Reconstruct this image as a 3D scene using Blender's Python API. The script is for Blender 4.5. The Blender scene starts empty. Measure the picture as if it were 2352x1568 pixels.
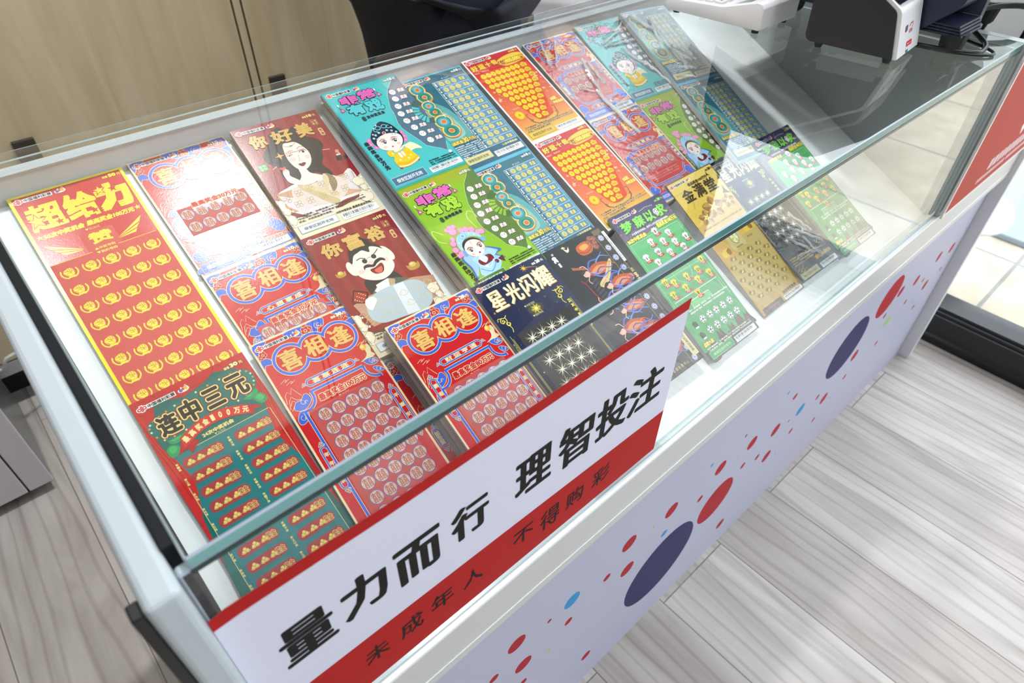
import bpy, bmesh, math, random
from mathutils import Matrix, Vector
random.seed(7)
S = bpy.context.scene
COL = S.collection
# ------------------------------------------------------------------ camera
H, ZF, TH = 0.8576, 0.5843, 0.4568            # top of the counter glass, ledge height, slope of the ticket shelf
def cam_setup():
    yaw, pit, rol = 0.748372, 0.733531, 0.017992
    cy, sy, cp, sp, cr, sr = math.cos(yaw), math.sin(yaw), math.cos(pit), math.sin(pit), math.cos(rol), math.sin(rol)
    f = Vector((sy*cp, cy*cp, -sp)); r0 = Vector((cy, -sy, 0)); u0 = r0.cross(f)
    r = cr*r0 + sr*u0; u = -sr*r0 + cr*u0
    cd = bpy.data.cameras.new('camera'); c = bpy.data.objects.new('camera', cd); COL.objects.link(c)
    M = Matrix((r, u, -f)).transposed().to_4x4(); M.translation = Vector((-0.047742, -0.214756, 1.136171)); c.matrix_world = M
    cd.sensor_width = 36; cd.lens = 1482.18/2352*36; cd.clip_start = .01
    cd.dof.use_dof = True; cd.dof.focus_distance = .68; cd.dof.aperture_fstop = 8
    S.camera = c
cam_setup()
# ------------------------------------------------------------------ sky, lamps, exposure
W = bpy.data.worlds.new('sky'); S.world = W; W.use_nodes = True
bg = W.node_tree.nodes['Background']; bg.inputs[0].default_value = (.86, .93, 1, 1); bg.inputs[1].default_value = 3.3
S.view_settings.view_transform = 'Standard'; S.view_settings.look = 'None'
S.view_settings.gamma = 1; S.view_settings.use_curve_mapping = False; S.view_settings.exposure = 0.30
def area(name, loc, size, watts, col=(1, 1, 1), shape='RECTANGLE', sy=None, rot=(0, 0, 0), spread=180):
    l = bpy.data.lights.new(name, 'AREA'); l.energy = watts; l.color = col; l.shape = shape; l.size = size
    if sy: l.size_y = sy
    l.spread = math.radians(spread)
    o = bpy.data.objects.new(name, l); COL.objects.link(o); o.location = loc; o.rotation_euler = rot; return o
area('ceiling_fill_light', (-.95, .0, 2.73), .6, 2, (.95, .98, 1), sy=1.2)  # added soft fill, placed where tickets and glass don't mirror it
area('ceiling_fill_light', (.45, -1.45, 2.73), .6, 18, (.95, .98, 1), sy=1.2)  # second added fill, from the front, also kept out of reflections
area('ceiling_downlight', (.60, .75, 2.725), .15, 13.5, (.95, .98, 1), 'DISK', spread=120)
area('ceiling_downlight', (-.04, .72, 2.725), .15, 3.4, (.95, .98, 1), 'DISK', spread=120)
# ------------------------------------------------------------------ colours and materials
def lin(h):
    h = h.lstrip('#'); r = []
    for i in (0, 2, 4):
        c = int(h[i:i+2], 16)/255; r.append(c/12.92 if c <= .04045 else ((c+.055)/1.055)**2.4)
    return (*r, 1)
MC = {}
def mat(col, rough=.5, name=None, metal=0, spec=.5, coat=0, emit=0, bump=0, bscale=300):
    k = (col, rough, metal, spec, coat, emit, bump, bscale)
    if k in MC: return MC[k]
    m = bpy.data.materials.new(name or 'paint_'+col.lstrip('#')); m.use_nodes = True
    nt = m.node_tree; b = nt.nodes['Principled BSDF']
    b.inputs['Base Color'].default_value = lin(col); b.inputs['Roughness'].default_value = rough
    b.inputs['Metallic'].default_value = metal; b.inputs['Specular IOR Level'].default_value = spec
    b.inputs['Coat Weight'].default_value = coat
    if emit: b.inputs['Emission Color'].default_value = lin(col); b.inputs['Emission Strength'].default_value = emit
    if bump:
        t = nt.nodes.new('ShaderNodeTexCoord'); n = nt.nodes.new('ShaderNodeTexNoise'); n.inputs['Scale'].default_value = bscale
        n.inputs['Detail'].default_value = 3
        bp = nt.nodes.new('ShaderNodeBump'); bp.inputs['Strength'].default_value = bump; bp.inputs['Distance'].default_value = .001
        nt.links.new(t.outputs['Object'], n.inputs['Vector']); nt.links.new(n.outputs[0], bp.inputs['Height']); nt.links.new(bp.outputs[0], b.inputs['Normal'])
    MC[k] = m; return m
def ink(c, p='ticket'): return mat(c, .48, bump=.03, bscale=900, spec=.3) if p == 'scratch_area' else mat(c, .18, bump=.05, bscale=900, spec=.4)
def glass_mat(name, tint, refl0=.04):
    m = bpy.data.materials.new(name); m.use_nodes = True; nt = m.node_tree; nt.nodes.clear()
    o = nt.nodes.new('ShaderNodeOutputMaterial'); mx = nt.nodes.new('ShaderNodeMixShader')
    tr = nt.nodes.new('ShaderNodeBsdfTransparent'); tr.inputs[0].default_value = tint
    gl = nt.nodes.new('ShaderNodeBsdfGlossy'); gl.inputs['Roughness'].default_value = .0; gl.inputs[0].default_value = (1, 1, 1, 1)
    lw = nt.nodes.new('ShaderNodeLayerWeight'); lw.inputs[0].default_value = .5
    p = nt.nodes.new('ShaderNodeMath'); p.operation = 'POWER'; p.inputs[1].default_value = 5
    q = nt.nodes.new('ShaderNodeMath'); q.operation = 'MULTIPLY_ADD'; q.inputs[1].default_value = 1-refl0; q.inputs[2].default_value = refl0
    nt.links.new(lw.outputs['Facing'], p.inputs[0]); nt.links.new(p.outputs[0], q.inputs[0]); nt.links.new(q.outputs[0], mx.inputs[0])
    nt.links.new(tr.outputs[0], mx.inputs[1]); nt.links.new(gl.outputs[0], mx.inputs[2]); nt.links.new(mx.outputs[0], o.inputs[0])
    return m
GLASS = glass_mat('clear_glass', (.988, .996, .993, 1))

def edge_mat():
    m = bpy.data.materials.new('teal_glass_edge'); m.use_nodes = True; nt = m.node_tree; b = nt.nodes['Principled BSDF']; N = nt.nodes.new; Lk = nt.links.new
    t = N('ShaderNodeTexCoord'); x = N('ShaderNodeSeparateXYZ'); Lk(t.outputs['Object'], x.inputs[0])
    n = N('ShaderNodeTexNoise'); n.inputs['Scale'].default_value = 7; n.inputs['Detail'].default_value = 1; Lk(t.outputs['Object'], n.inputs['Vector'])
    a = N('ShaderNodeMath'); a.operation = 'MULTIPLY_ADD'; a.inputs[1].default_value = .5; Lk(n.outputs[0], a.inputs[0]); Lk(x.outputs[0], a.inputs[2])
    r = N('ShaderNodeValToRGB'); e = r.color_ramp.elements; e[0].position = .15; e[0].color = lin('#79b0ae'); e[1].position = 1.25 if False else 1; e[1].color = lin('#2f706c'); Lk(a.outputs[0], r.inputs[0])
    Lk(r.outputs[0], b.inputs['Base Color']); b.inputs['Roughness'].default_value = .1; b.inputs['Specular IOR Level'].default_value = .6; return m
EDGE = edge_mat(); BEV = mat('#aab2c2', .15, 'ground_glass_arris', spec=.6); PALE = mat('#b7c8c9', .15, 'pale_glass_edge', spec=.6)
WHITE = mat('#b6bfc4', .4, 'white_laminate')
def wood_floor():
    m = bpy.data.materials.new('grey_wood_planks'); m.use_nodes = True; nt = m.node_tree; b = nt.nodes['Principled BSDF']; N = nt.nodes.new; Lk = nt.links.new
    t = N('ShaderNodeTexCoord'); mp = N('ShaderNodeMapping'); mp.inputs['Rotation'].default_value = (0, 0, math.radians(90)); Lk(t.outputs['Object'], mp.inputs[0])
    br = N('ShaderNodeTexBrick'); br.offset = .37; br.inputs['Scale'].default_value = 1; br.inputs['Brick Width'].default_value = 1.22; br.inputs['Row Height'].default_value = .18
    br.inputs['Mortar Size'].default_value = .0012; br.inputs['Mortar Smooth'].default_value = .3; br.inputs['Bias'].default_value = 0
    br.inputs['Color1'].default_value = lin('#c9c3be'); br.inputs['Color2'].default_value = lin('#b3aba6'); br.inputs['Mortar'].default_value = lin('#7d746e'); Lk(mp.outputs[0], br.inputs[0])
    br2 = N('ShaderNodeTexBrick'); br2.offset = .37
    for k in ('Scale', 'Brick Width', 'Row Height', 'Mortar Size'): br2.inputs[k].default_value = br.inputs[k].default_value
    br2.inputs['Color1'].default_value = (0, 0, 0, 1); br2.inputs['Color2'].default_value = (9, 9, 9, 1); Lk(mp.outputs[0], br2.inputs[0])
    ad = N('ShaderNodeVectorMath'); ad.operation = 'ADD'; Lk(mp.outputs[0], ad.inputs[0]); Lk(br2.outputs[0], ad.inputs[1])
    m2 = N('ShaderNodeMapping'); m2.inputs['Scale'].default_value = (1.4, 9, 1); Lk(ad.outputs[0], m2.inputs[0])
    n1 = N('ShaderNodeTexNoise'); n1.inputs['Scale'].default_value = 1.5; n1.inputs['Detail'].default_value = 6; n1.inputs['Distortion'].default_value = 1.6; Lk(m2.outputs[0], n1.inputs['Vector'])
    r1 = N('ShaderNodeValToRGB'); r1.color_ramp.elements[0].position = .30; r1.color_ramp.elements[0].color = (.62, .59, .57, 1); r1.color_ramp.elements[1].position = .62; r1.color_ramp.elements[1].color = (1.06, 1.05, 1.04, 1); Lk(n1.outputs[0], r1.inputs[0])
    wv = N('ShaderNodeTexWave'); wv.bands_direction = 'Y'; wv.inputs['Scale'].default_value = 1.3; wv.inputs['Distortion'].default_value = 12; wv.inputs['Detail'].default_value = 3; wv.inputs['Detail Scale'].default_value = .6; Lk(m2.outputs[0], wv.inputs['Vector'])
    r2 = N('ShaderNodeValToRGB'); r2.color_ramp.elements[0].position = 0; r2.color_ramp.elements[0].color = (.60, .57, .55, 1); r2.color_ramp.elements[1].position = .22; r2.color_ramp.elements[1].color = (1, 1, 1, 1); Lk(wv.outputs[0], r2.inputs[0])
    x1 = N('ShaderNodeMix'); x1.data_type = 'RGBA'; x1.blend_type = 'MULTIPLY'; x1.inputs[0].default_value = .75; Lk(br.outputs[0], x1.inputs[6]); Lk(r1.outputs[0], x1.inputs[7])
    x2 = N('ShaderNodeMix'); x2.data_type = 'RGBA'; x2.blend_type = 'MULTIPLY'; x2.inputs[0].default_value = .45; Lk(x1.outputs[2], x2.inputs[6]); Lk(r2.outputs[0], x2.inputs[7])
    Lk(x2.outputs[2], b.inputs['Base Color']); b.inputs['Roughness'].default_value = .42
    bp = N('ShaderNodeBump'); bp.inputs['Strength'].default_value = .15; bp.inputs['Distance'].default_value = .002; Lk(n1.outputs[0], bp.inputs['Height']); Lk(bp.outputs[0], b.inputs['Normal'])
    return m
def maple(name='pale_maple_veneer'):
    m = bpy.data.materials.new(name); m.use_nodes = True; nt = m.node_tree; b = nt.nodes['Principled BSDF']; N = nt.nodes.new; Lk = nt.links.new
    t = N('ShaderNodeTexCoord'); mp = N('ShaderNodeMapping'); mp.inputs['Scale'].default_value = (14, 14, 1.4); Lk(t.outputs['Object'], mp.inputs[0])
    n = N('ShaderNodeTexNoise'); n.inputs['Scale'].default_value = 2.2; n.inputs['Detail'].default_value = 5; n.inputs['Distortion'].default_value = .9; Lk(mp.outputs[0], n.inputs['Vector'])
    r = N('ShaderNodeValToRGB'); e = r.color_ramp.elements; e[0].position = .32; e[0].color = lin('#bba987'); e[1].position = .66; e[1].color = lin('#cbbb9b'); Lk(n.outputs[0], r.inputs[0])
    Lk(r.outputs[0], b.inputs['Base Color']); b.inputs['Roughness'].default_value = .45; return m
def paving():
    m = bpy.data.materials.new('beige_paving'); m.use_nodes = True; nt = m.node_tree; b = nt.nodes['Principled BSDF']; N = nt.nodes.new; Lk = nt.links.new
    t = N('ShaderNodeTexCoord'); mp = N('ShaderNodeMapping'); mp.inputs['Location'].default_value = (.17, .056, 0); Lk(t.outputs['Object'], mp.inputs[0])
    br = N('ShaderNodeTexBrick'); br.offset = 0; br.inputs['Scale'].default_value = 1; br.inputs['Brick Width'].default_value = .6; br.inputs['Row Height'].default_value = .6
    br.inputs['Mortar Size'].default_value = .006; br.inputs['Color1'].default_value = lin('#c6b8a4'); br.inputs['Color2'].default_value = lin('#bbad99'); br.inputs['Mortar'].default_value = lin('#8a8a86'); Lk(mp.outputs[0], br.inputs[0])
    n = N('ShaderNodeTexNoise'); n.inputs['Scale'].default_value = 9; n.inputs['Detail'].default_value = 5; Lk(t.outputs['Object'], n.inputs['Vector'])
    x = N('ShaderNodeMix'); x.data_type = 'RGBA'; x.blend_type = 'OVERLAY'; x.inputs[0].default_value = .35; Lk(br.outputs[0], x.inputs[6]); Lk(n.outputs[0], x.inputs[7])
    Lk(x.outputs[2], b.inputs['Base Color']); b.inputs['Roughness'].default_value = .8; return m
def paper_edge():
    m = bpy.data.materials.new('stacked_paper_edges'); m.use_nodes = True; nt = m.node_tree; b = nt.nodes['Principled BSDF']; N = nt.nodes.new; Lk = nt.links.new
    t = N('ShaderNodeTexCoord'); wv = N('ShaderNodeTexWave'); wv.bands_direction = 'Z'; wv.inputs['Scale'].default_value = 420; wv.inputs['Distortion'].default_value = .6; Lk(t.outputs['Object'], wv.inputs['Vector'])
    r = N('ShaderNodeValToRGB'); r.color_ramp.elements[0].color = lin('#a5a3a2'); r.color_ramp.elements[1].color = lin('#c3c1c1'); Lk(wv.outputs[0], r.inputs[0]); Lk(r.outputs[0], b.inputs['Base Color']); b.inputs['Roughness'].default_value = .6
    return m
PAPER = paper_edge()
# ------------------------------------------------------------------ building helpers
def add_box(bm, x0, y0, z0, x1, y1, z1):
    v = [bm.verts.new(p) for p in ((x0,y0,z0),(x1,y0,z0),(x1,y1,z0),(x0,y1,z0),(x0,y0,z1),(x1,y0,z1),(x1,y1,z1),(x0,y1,z1))]
    return [bm.faces.new([v[i] for i in f]) for f in ((3,2,1,0),(4,5,6,7),(0,1,5,4),(1,2,6,5),(2,3,7,6),(3,0,4,7))]
def obj(name, bm, mats, parent=None, bevel=0, smooth=False, seg=2):
    if bevel:
        bmesh.ops.bevel(bm, geom=bm.edges[:], offset=bevel, segments=seg, affect='EDGES', profile=.5, clamp_overlap=True)
    me = bpy.data.meshes.new(name); bm.to_mesh(me); bm.free()
    for m in (mats if isinstance(mats, (list, tuple)) else [mats]): me.materials.append(m)
    if smooth:
        for p in me.polygons: p.use_smooth = True
    o = bpy.data.objects.new(name, me); COL.objects.link(o)
    if parent: o.parent = parent
    return o
def box(name, x0, y0, z0, x1, y1, z1, m, parent=None, bevel=0, seg=2):
    bm = bmesh.new(); add_box(bm, x0, y0, z0, x1, y1, z1); return obj(name, bm, m, parent, bevel, False, seg)
def tag(o, label=None, cat=None, group=None, kind=None):
    for k, v in (('label', label), ('category', cat), ('group', group), ('kind', kind)):
        if v: o[k] = v
    return o
def thing(name, label, cat, loc=(0,0,0), group=None, mw=None):
    o = bpy.data.objects.new(name, None); COL.objects.link(o); o.empty_display_size = .03
    if mw is not None: o.matrix_world = mw
    else: o.location = loc
    return tag(o, label, cat, group)
def tube(bm, pts, r, n=8, closed=False):
    pts = [Vector(p) for p in pts]; rings = []
    for i, p in enumerate(pts):
        d = (pts[min(i+1, len(pts)-1)]-pts[max(i-1, 0)]).normalized()
        a = d.orthogonal().normalized() if i == 0 else (rings_a - d*rings_a.dot(d)).normalized()
        rings_a = a; b = d.cross(a); rr = r[i] if isinstance(r, (list, tuple)) else r
        rings.append([bm.verts.new(p+(a*math.cos(2*math.pi*k/n)+b*math.sin(2*math.pi*k/n))*rr) for k in range(n)])
    for i in range(len(rings)-1):
        for k in range(n): bm.faces.new((rings[i][k], rings[i][(k+1)%n], rings[i+1][(k+1)%n], rings[i+1][k]))
    bm.faces.new(rings[0][::-1]); bm.faces.new(rings[-1])
def spline(pts, n=6):
    P = [Vector(p) for p in pts]; out = []
    for i in range(len(P)-1):
        a, b, c, d = P[max(i-1,0)], P[i], P[i+1], P[min(i+2,len(P)-1)]
        for k in range(n):
            t = k/n; out.append(.5*((2*b)+(c-a)*t+(2*a-5*b+4*c-d)*t*t+(3*b-a-3*c+d)*t**3))
    out.append(P[-1]); return out
def lathe(bm, prof, cx, cy, n=32):
    rings = [[bm.verts.new((cx+r*math.cos(2*math.pi*k/n), cy+r*math.sin(2*math.pi*k/n), z)) for k in range(n)] for r, z in prof]
    for i in range(len(rings)-1):
        for k in range(n): bm.faces.new((rings[i][k], rings[i][(k+1)%n], rings[i+1][(k+1)%n], rings[i+1][k]))
    bm.faces.new(rings[0][::-1]); bm.faces.new(rings[-1])
def prism(bm, prof, x0, x1):                        # (y, z) outline pushed along x
    a = [bm.verts.new((x0, y, z)) for y, z in prof]; b = [bm.verts.new((x1, y, z)) for y, z in prof]; n = len(prof)
    fa = bm.faces.new(a[::-1]); fb = bm.faces.new(b); sd = [bm.faces.new((a[i], a[(i+1)%n], b[(i+1)%n], b[i])) for i in range(n)]
    bmesh.ops.recalc_face_normals(bm, faces=[fa, fb]+sd)
    return fa, fb, sd
# ------------------------------------------------------------------ flat printing: layers of ink on paper, in millimetres (x right, y down)
GC = {}
def glyphs(t):
    if t in GC: return GC[t]
    cu = bpy.data.curves.new('lettering', 'FONT'); cu.body = t; cu.resolution_u = 2
    o = bpy.data.objects.new('lettering', cu); COL.objects.link(o)
    me = bpy.data.meshes.new_from_object(o.evaluated_get(bpy.context.evaluated_depsgraph_get()))
    bpy.data.objects.remove(o); bpy.data.curves.remove(cu)
    V = [(v.co.x, v.co.y) for v in me.vertices]; F = [tuple(p.vertices) for p in me.polygons]; bpy.data.meshes.remove(me)
    x0, x1 = min(v[0] for v in V), max(v[0] for v in V); y0, y1 = min(v[1] for v in V), max(v[1] for v in V)
    GC[t] = ([((x-x0)/max(x1-x0, 1e-6), (y1-y)/max(y1-y0, 1e-6)) for x, y in V], F); return GC[t]
def smooth(P, n=4, closed=True):
    m = len(P); out = []
    for i in range(m if closed else m-1):
        a, b, c, d = (P[(i-1)%m], P[i], P[(i+1)%m], P[(i+2)%m]) if closed else (P[max(i-1,0)], P[i], P[i+1], P[min(i+2,m-1)])
        for k in range(n):
            t = k/n; out.append(tuple(.5*(2*b[j]+(c[j]-a[j])*t+(2*a[j]-5*b[j]+4*c[j]-d[j])*t*t+(3*b[j]-a[j]-3*c[j]+d[j])*t**3) for j in (0, 1)))
    if not closed: out.append(P[-1])
    return out
class Art:
    dz = .045e-3
    def __init__(s): s.P = {}; s.p = 'ticket'; s.tf = None; s.k = {}
    def part(s, n): s.p = n; return s
    def add(s, V, F, col, L):
        d = s.P.setdefault(s.p, ([], [], [], [])); b = len(d[0]); i_ = s.k[L] = s.k.get(L, -1)+1; zz = L*s.dz+(i_ % 13)*3.2e-6
        for x, y in V:
            if s.tf: x, y = s.tf(x, y)
            d[0].append((x/1000, -y/1000, zz))
        if col not in d[3]: d[3].append(col)
        k = d[3].index(col)
        for f in F: d[1].append(tuple(i+b for i in f)); d[2].append(k)
    def poly(s, P, col, L=1): s.add(P, [tuple(range(len(P)))], col, L)
    def blob(s, P, col, L=1, n=4): s.poly(smooth(P, n), col, L)
    def rect(s, x0, y0, x1, y1, col, L=1): s.poly([(x0,y0),(x1,y0),(x1,y1),(x0,y1)], col, L)
    def rr(s, x0, y0, x1, y1, r, col, L=1, n=5):
        P = []
        for cx, cy, a0 in ((x1-r,y0+r,-90),(x1-r,y1-r,0),(x0+r,y1-r,90),(x0+r,y0+r,180)):
            for k in range(n+1): a = math.radians(a0+90*k/n); P.append((cx+r*math.cos(a), cy+r*math.sin(a)))
        s.poly(P, col, L)
    def ell(s, x, y, rx, col, L=1, ry=None, n=18, rot=0, a0=0, a1=360):
        ry = ry or rx; c, q = math.cos(math.radians(rot)), math.sin(math.radians(rot)); m = n if a1-a0 >= 360 else n+1; P = []
        for k in range(m):
            a = math.radians(a0+(a1-a0)*k/n); u, v = rx*math.cos(a), ry*math.sin(a); P.append((x+u*c-v*q, y+u*q+v*c))
        s.poly(P, col, L)
    def stroke(s, P, w, col, L=1, sm=True, closed=False, n=4):
        if sm: P = smooth(P, n, closed)
        m = len(P); A, B = [], []
        for i in range(m):
            a = P[(i-1)%m] if closed or i else P[0]; b = P[(i+1)%m] if closed or i < m-1 else P[-1]
            dx, dy = b[0]-a[0], b[1]-a[1]; l = math.hypot(dx, dy) or 1; h = (w(i/(m-1)) if callable(w) else w)/2
            A.append((P[i][0]-dy/l*h, P[i][1]+dx/l*h)); B.append((P[i][0]+dy/l*h, P[i][1]-dx/l*h))
        F = [(i, (i+1)%m, m+(i+1)%m, m+i) for i in range(m if closed else m-1)]
        s.add(A+B, F, col, L)
    def arc(s, x, y, r, a0, a1, w, col, L=1, n=14, ry=None):
        ry = ry or r
        s.stroke([(x+r*math.cos(math.radians(a0+(a1-a0)*k/n)), y+ry*math.sin(math.radians(a0+(a1-a0)*k/n))) for k in range(n+1)], w, col, L, False)
    def star(s, x, y, r, col, L=1, n=5, q=.42, rot=-90, sx=1):
        s.poly([(x+sx*(r if k%2 == 0 else r*q)*math.cos(math.radians(rot+180*k/n)), y+(r if k%2 == 0 else r*q)*math.sin(math.radians(rot+180*k/n))) for k in range(2*n)], col, L)
    def grad(s, x0, y0, x1, y1, c0, c1, L=1, n=12):
        a, b = [int(c0[i:i+2], 16) for i in (1,3,5)], [int(c1[i:i+2], 16) for i in (1,3,5)]
        for k in range(n):
            t = k/(n-1); s.rect(x0, y0+(y1-y0)*k/n, x1, y0+(y1-y0)*(k+1)/n, '#%02x%02x%02x' % tuple(round(u+(v-u)*t) for u, v in zip(a, b)), L)
    def txt(s, t, x0, y0, x1, y1, col, L=2, b=0, by=None, n=8, rot=0, sh=0, sq=False):
        V, F = glyphs(t); by = b if by is None else by; w, h = x1-x0-2*b, y1-y0-2*by; cx, cy = (x0+x1)/2, (y0+y1)/2
        c, q = math.cos(math.radians(rot)), math.sin(math.radians(rot)); offs = [(0, 0)]
        if b: offs = [(b*math.cos(2*math.pi*k/n), by*math.sin(2*math.pi*k/n)) for k in range(n)]
        if b and sq: offs = [(b*i, by*j) for i in (-1, 0, 1) for j in (-1, 0, 1)]
        for ox, oy in offs:
            P = []
            for u, v in V:
                X, Y = (u-.5)*w+ox-(v-.5)*h*sh, (v-.5)*h+oy; P.append((cx+X*c-Y*q, cy+X*q+Y*c))
            s.add(P, F, col, L)
    def otxt(s, t, x0, y0, x1, y1, col, out, L=2, b=.25, o=.35, **k):      # outlined lettering
        s.txt(t, x0-o, y0-o, x1+o, y1+o, out, L, b+o, **k); s.txt(t, x0, y0, x1, y1, col, L+1, b, n=6, **{q: v for q, v in k.items() if q != 'n'})
    def chars(s, t, boxes, col, L=2, **k):
        for ch, bx in zip(t, boxes): s.txt(ch, *bx, col, L, **k)
    def build(s, parent, main='ticket', inkf=ink, names=None):
        root = None
        for nm in sorted(s.P, key=lambda k: k != main):
            V, F, MI, CO = s.P[nm]; me = bpy.data.meshes.new(nm); me.from_pydata(V, [], F)
            for c in CO: me.materials.append(inkf(c, nm) if inkf is ink else inkf(c))
            me.polygons.foreach_set('material_index', MI)
            bm = bmesh.new(); bm.from_mesh(me)
            for f in bm.faces:
                if f.normal.z < 0: f.normal_flip()
            bm.to_mesh(me); bm.free()
            o = bpy.data.objects.new(nm.split('|')[0], me); COL.objects.link(o); o.parent = parent if nm == main else root
            if nm == main: root = o
        return root
# ------------------------------------------------------------------ printed ticket faces
TW = 101.6
R1, GOLD, CRM, BLU = '#cb2027', '#e3b964', '#ead9ae', '#3f64cf'
def bars(a, x0, y0, x1, y1, num, L=8):
    a.part('barcode_label'); rnd = random.Random(len(num)*7+int(x0*3)+int(y0)); a.rect(x0, y0, x1, y1, '#f2f2f2', L); x = x0+2; m = y0+(y1-y0)*.55
    while x < x1-6:
        w = rnd.choice((.3, .5, .9)); a.rect(x, y0+.8, x+w, m, '#202024', L+1); x += w+rnd.choice((.35, .5, .9))
    a.rect(x1-5, y0+.8, x1-4.6, m, '#202024', L+1); a.txt(num, x0+3.5, m+.6, x1-8, y1-.7, '#55555a', L+1); a.part('ticket')
def sec(a, x0, y0, x1, y1, bgc, fg, L=8, rim=None):
    a.part('security_panel'); a.rect(x0, y0, x1, y1, rim or bgc, L); a.rect(x0+.5, y0+.5, x1-.5, y1-.5, bgc, L+1)
    a.txt('保安区刮开无效', x0+5, y0+3.2, x1-5, y1-3, fg, L+2, .12, n=4); a.part('ticket')
def hdr(a, price, col='#f2e06a', L=8, px=(82, 98), y=0, out=None):
    a.part('issuer_mark')
    for w, c, l in ((.7, '#f4f1ee', L), (0, '#cf2a2e', L+1)):
        a.rr(6.3-w, 4.3+y-w, 8.3+w, 9.8+y+w, .6, c, l); a.ell(5.2, 7.3+y, 1.9+w, c, l, 1.6+w); a.ell(9.4, 7+y, 1.9+w, c, l, 1.7+w)
    a.ell(5.2, 7.3+y, .9, '#f4f1ee', L+2, .6); a.ell(9.4, 7+y, .9, '#f4f1ee', L+2, .7)
    for k in (6.8, 7.3, 7.8): a.rect(k-.12, 4.8+y, k+.1, 9.2+y, '#e98a7d', L+2)
    a.rr(11.4, 5+y, 35.8, 9.3+y, .4, '#f1efec', L); a.txt('中国福利彩票', 12, 5.4+y, 35.2, 8.9+y, '#34343a', L+1, .14, n=4)
    a.blob([(38.6,8.8+y),(38.4,6+y),(40.5,6.2+y),(41.5,4+y),(43.5,5.4+y),(45.8,3.2+y),(47,5.5+y),(47.6,8+y),(44,9.6+y)], '#efe5d6', L)
    a.ell(40.4, 7.4+y, 1.5, '#6a58b0', L+1); a.ell(42.6, 6.6+y, 1.3, '#d8512f', L+1); a.ell(45.2, 7+y, 1.4, '#e9b52c', L+1); a.stroke([(44,6+y),(46,4+y),(45.6,6+y)], .5, '#cf4a6c', L+2)
    a.part('price_lettering'); x0, x1 = px; n = price
    if out: a.txt('面值', x0-.3, 5.2+y, x0+5.3, 8.6+y, out, L, .35, n=6); a.txt(n, x0+5.3, 3.7+y, x1-3.7, 9+y, out, L, .7, n=6)
    a.txt('面值', x0, 5.5+y, x0+5, 8.3+y, col, L+1, .1, n=4); a.txt(n, x0+5.7, 4.2+y, x1-4.3, 8.5+y, col, L+1, .45, n=6); a.txt('元', x1-3.6, 5.5+y, x1, 8.4+y, col, L+1, .1, n=4)
    a.part('ticket')
def rules(a, lines, x0, y0, x1, dy, h, col, L=6, b=.1, out=None):
    a.part('rules_lettering')
    for i, t in enumerate(lines):
        w = (x1-x0)*(1 if i < len(lines)-1 else min(1, len(t)/max(len(q) for q in lines)))
        if out: a.txt(t, x0-.2, y0+i*dy-.2, x0+w+.2, y0+i*dy+h+.2, out, L, .35, n=6)
        a.txt(t, x0, y0+i*dy, x0+w, y0+i*dy+h, col, L+1, b, n=4)
    a.part('ticket')
RUL = ['刮开覆盖膜，如果任意一个“我的号码”与任意一个', '“中奖号码”相同，即中得该“我的号码”下方所对应的', '奖金。中奖奖金兼中兼得。']
def fist(a, x, y, c='#f0dc3c', d='#c5332f', L=5, k=1.0):
    for sg in (-1, 1):
        a.arc(x+.3, y, 7.0, 90+sg*18, 90+sg*118, .5, c, L, 8, 6.4)
        for i in range(7):
            t = math.radians(90+sg*(24+i*15)); a.ell(x+.3+6.9*math.cos(t), y+6.3*math.sin(t), 1.25, c, L, .6, 8, math.degrees(t)+90-sg*28)
    a.blob([(x-4.4,y+.2),(x-3.8,y-2.4),(x-1.2,y-4),(x+.9,y-4.6),(x+3,y-3.8),(x+4.2,y-1.5),(x+4,y+1.5),(x+2.8,y+3.4),(x-1.6,y+3.6),(x-3.4,y+2.2)], c, L)
    a.rr(x-2.2, y+3.9, x+3.6, y+6, .3, c, L)
    for P in ([(x-.9,y-3.9),(x-.5,y-1)], [(x+1,y-4.4),(x+1.1,y-.9)], [(x+2.8,y-3.6),(x+2.6,y-.8)], [(x-3.4,y-1.7),(x-.4,y-1.4),(x+1.4,y-.2),(x-.4,y+.7),(x-1.6,y+.2)], [(x+1.4,y-.2),(x+3.9,y-.6)], [(x+1.2,y+.1),(x+1.7,y+2)], [(x-4,y+.6),(x-2.2,y+2.4),(x-1.8,y+3.4)]): a.stroke(P, .36, d, L+1, n=3)
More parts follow.
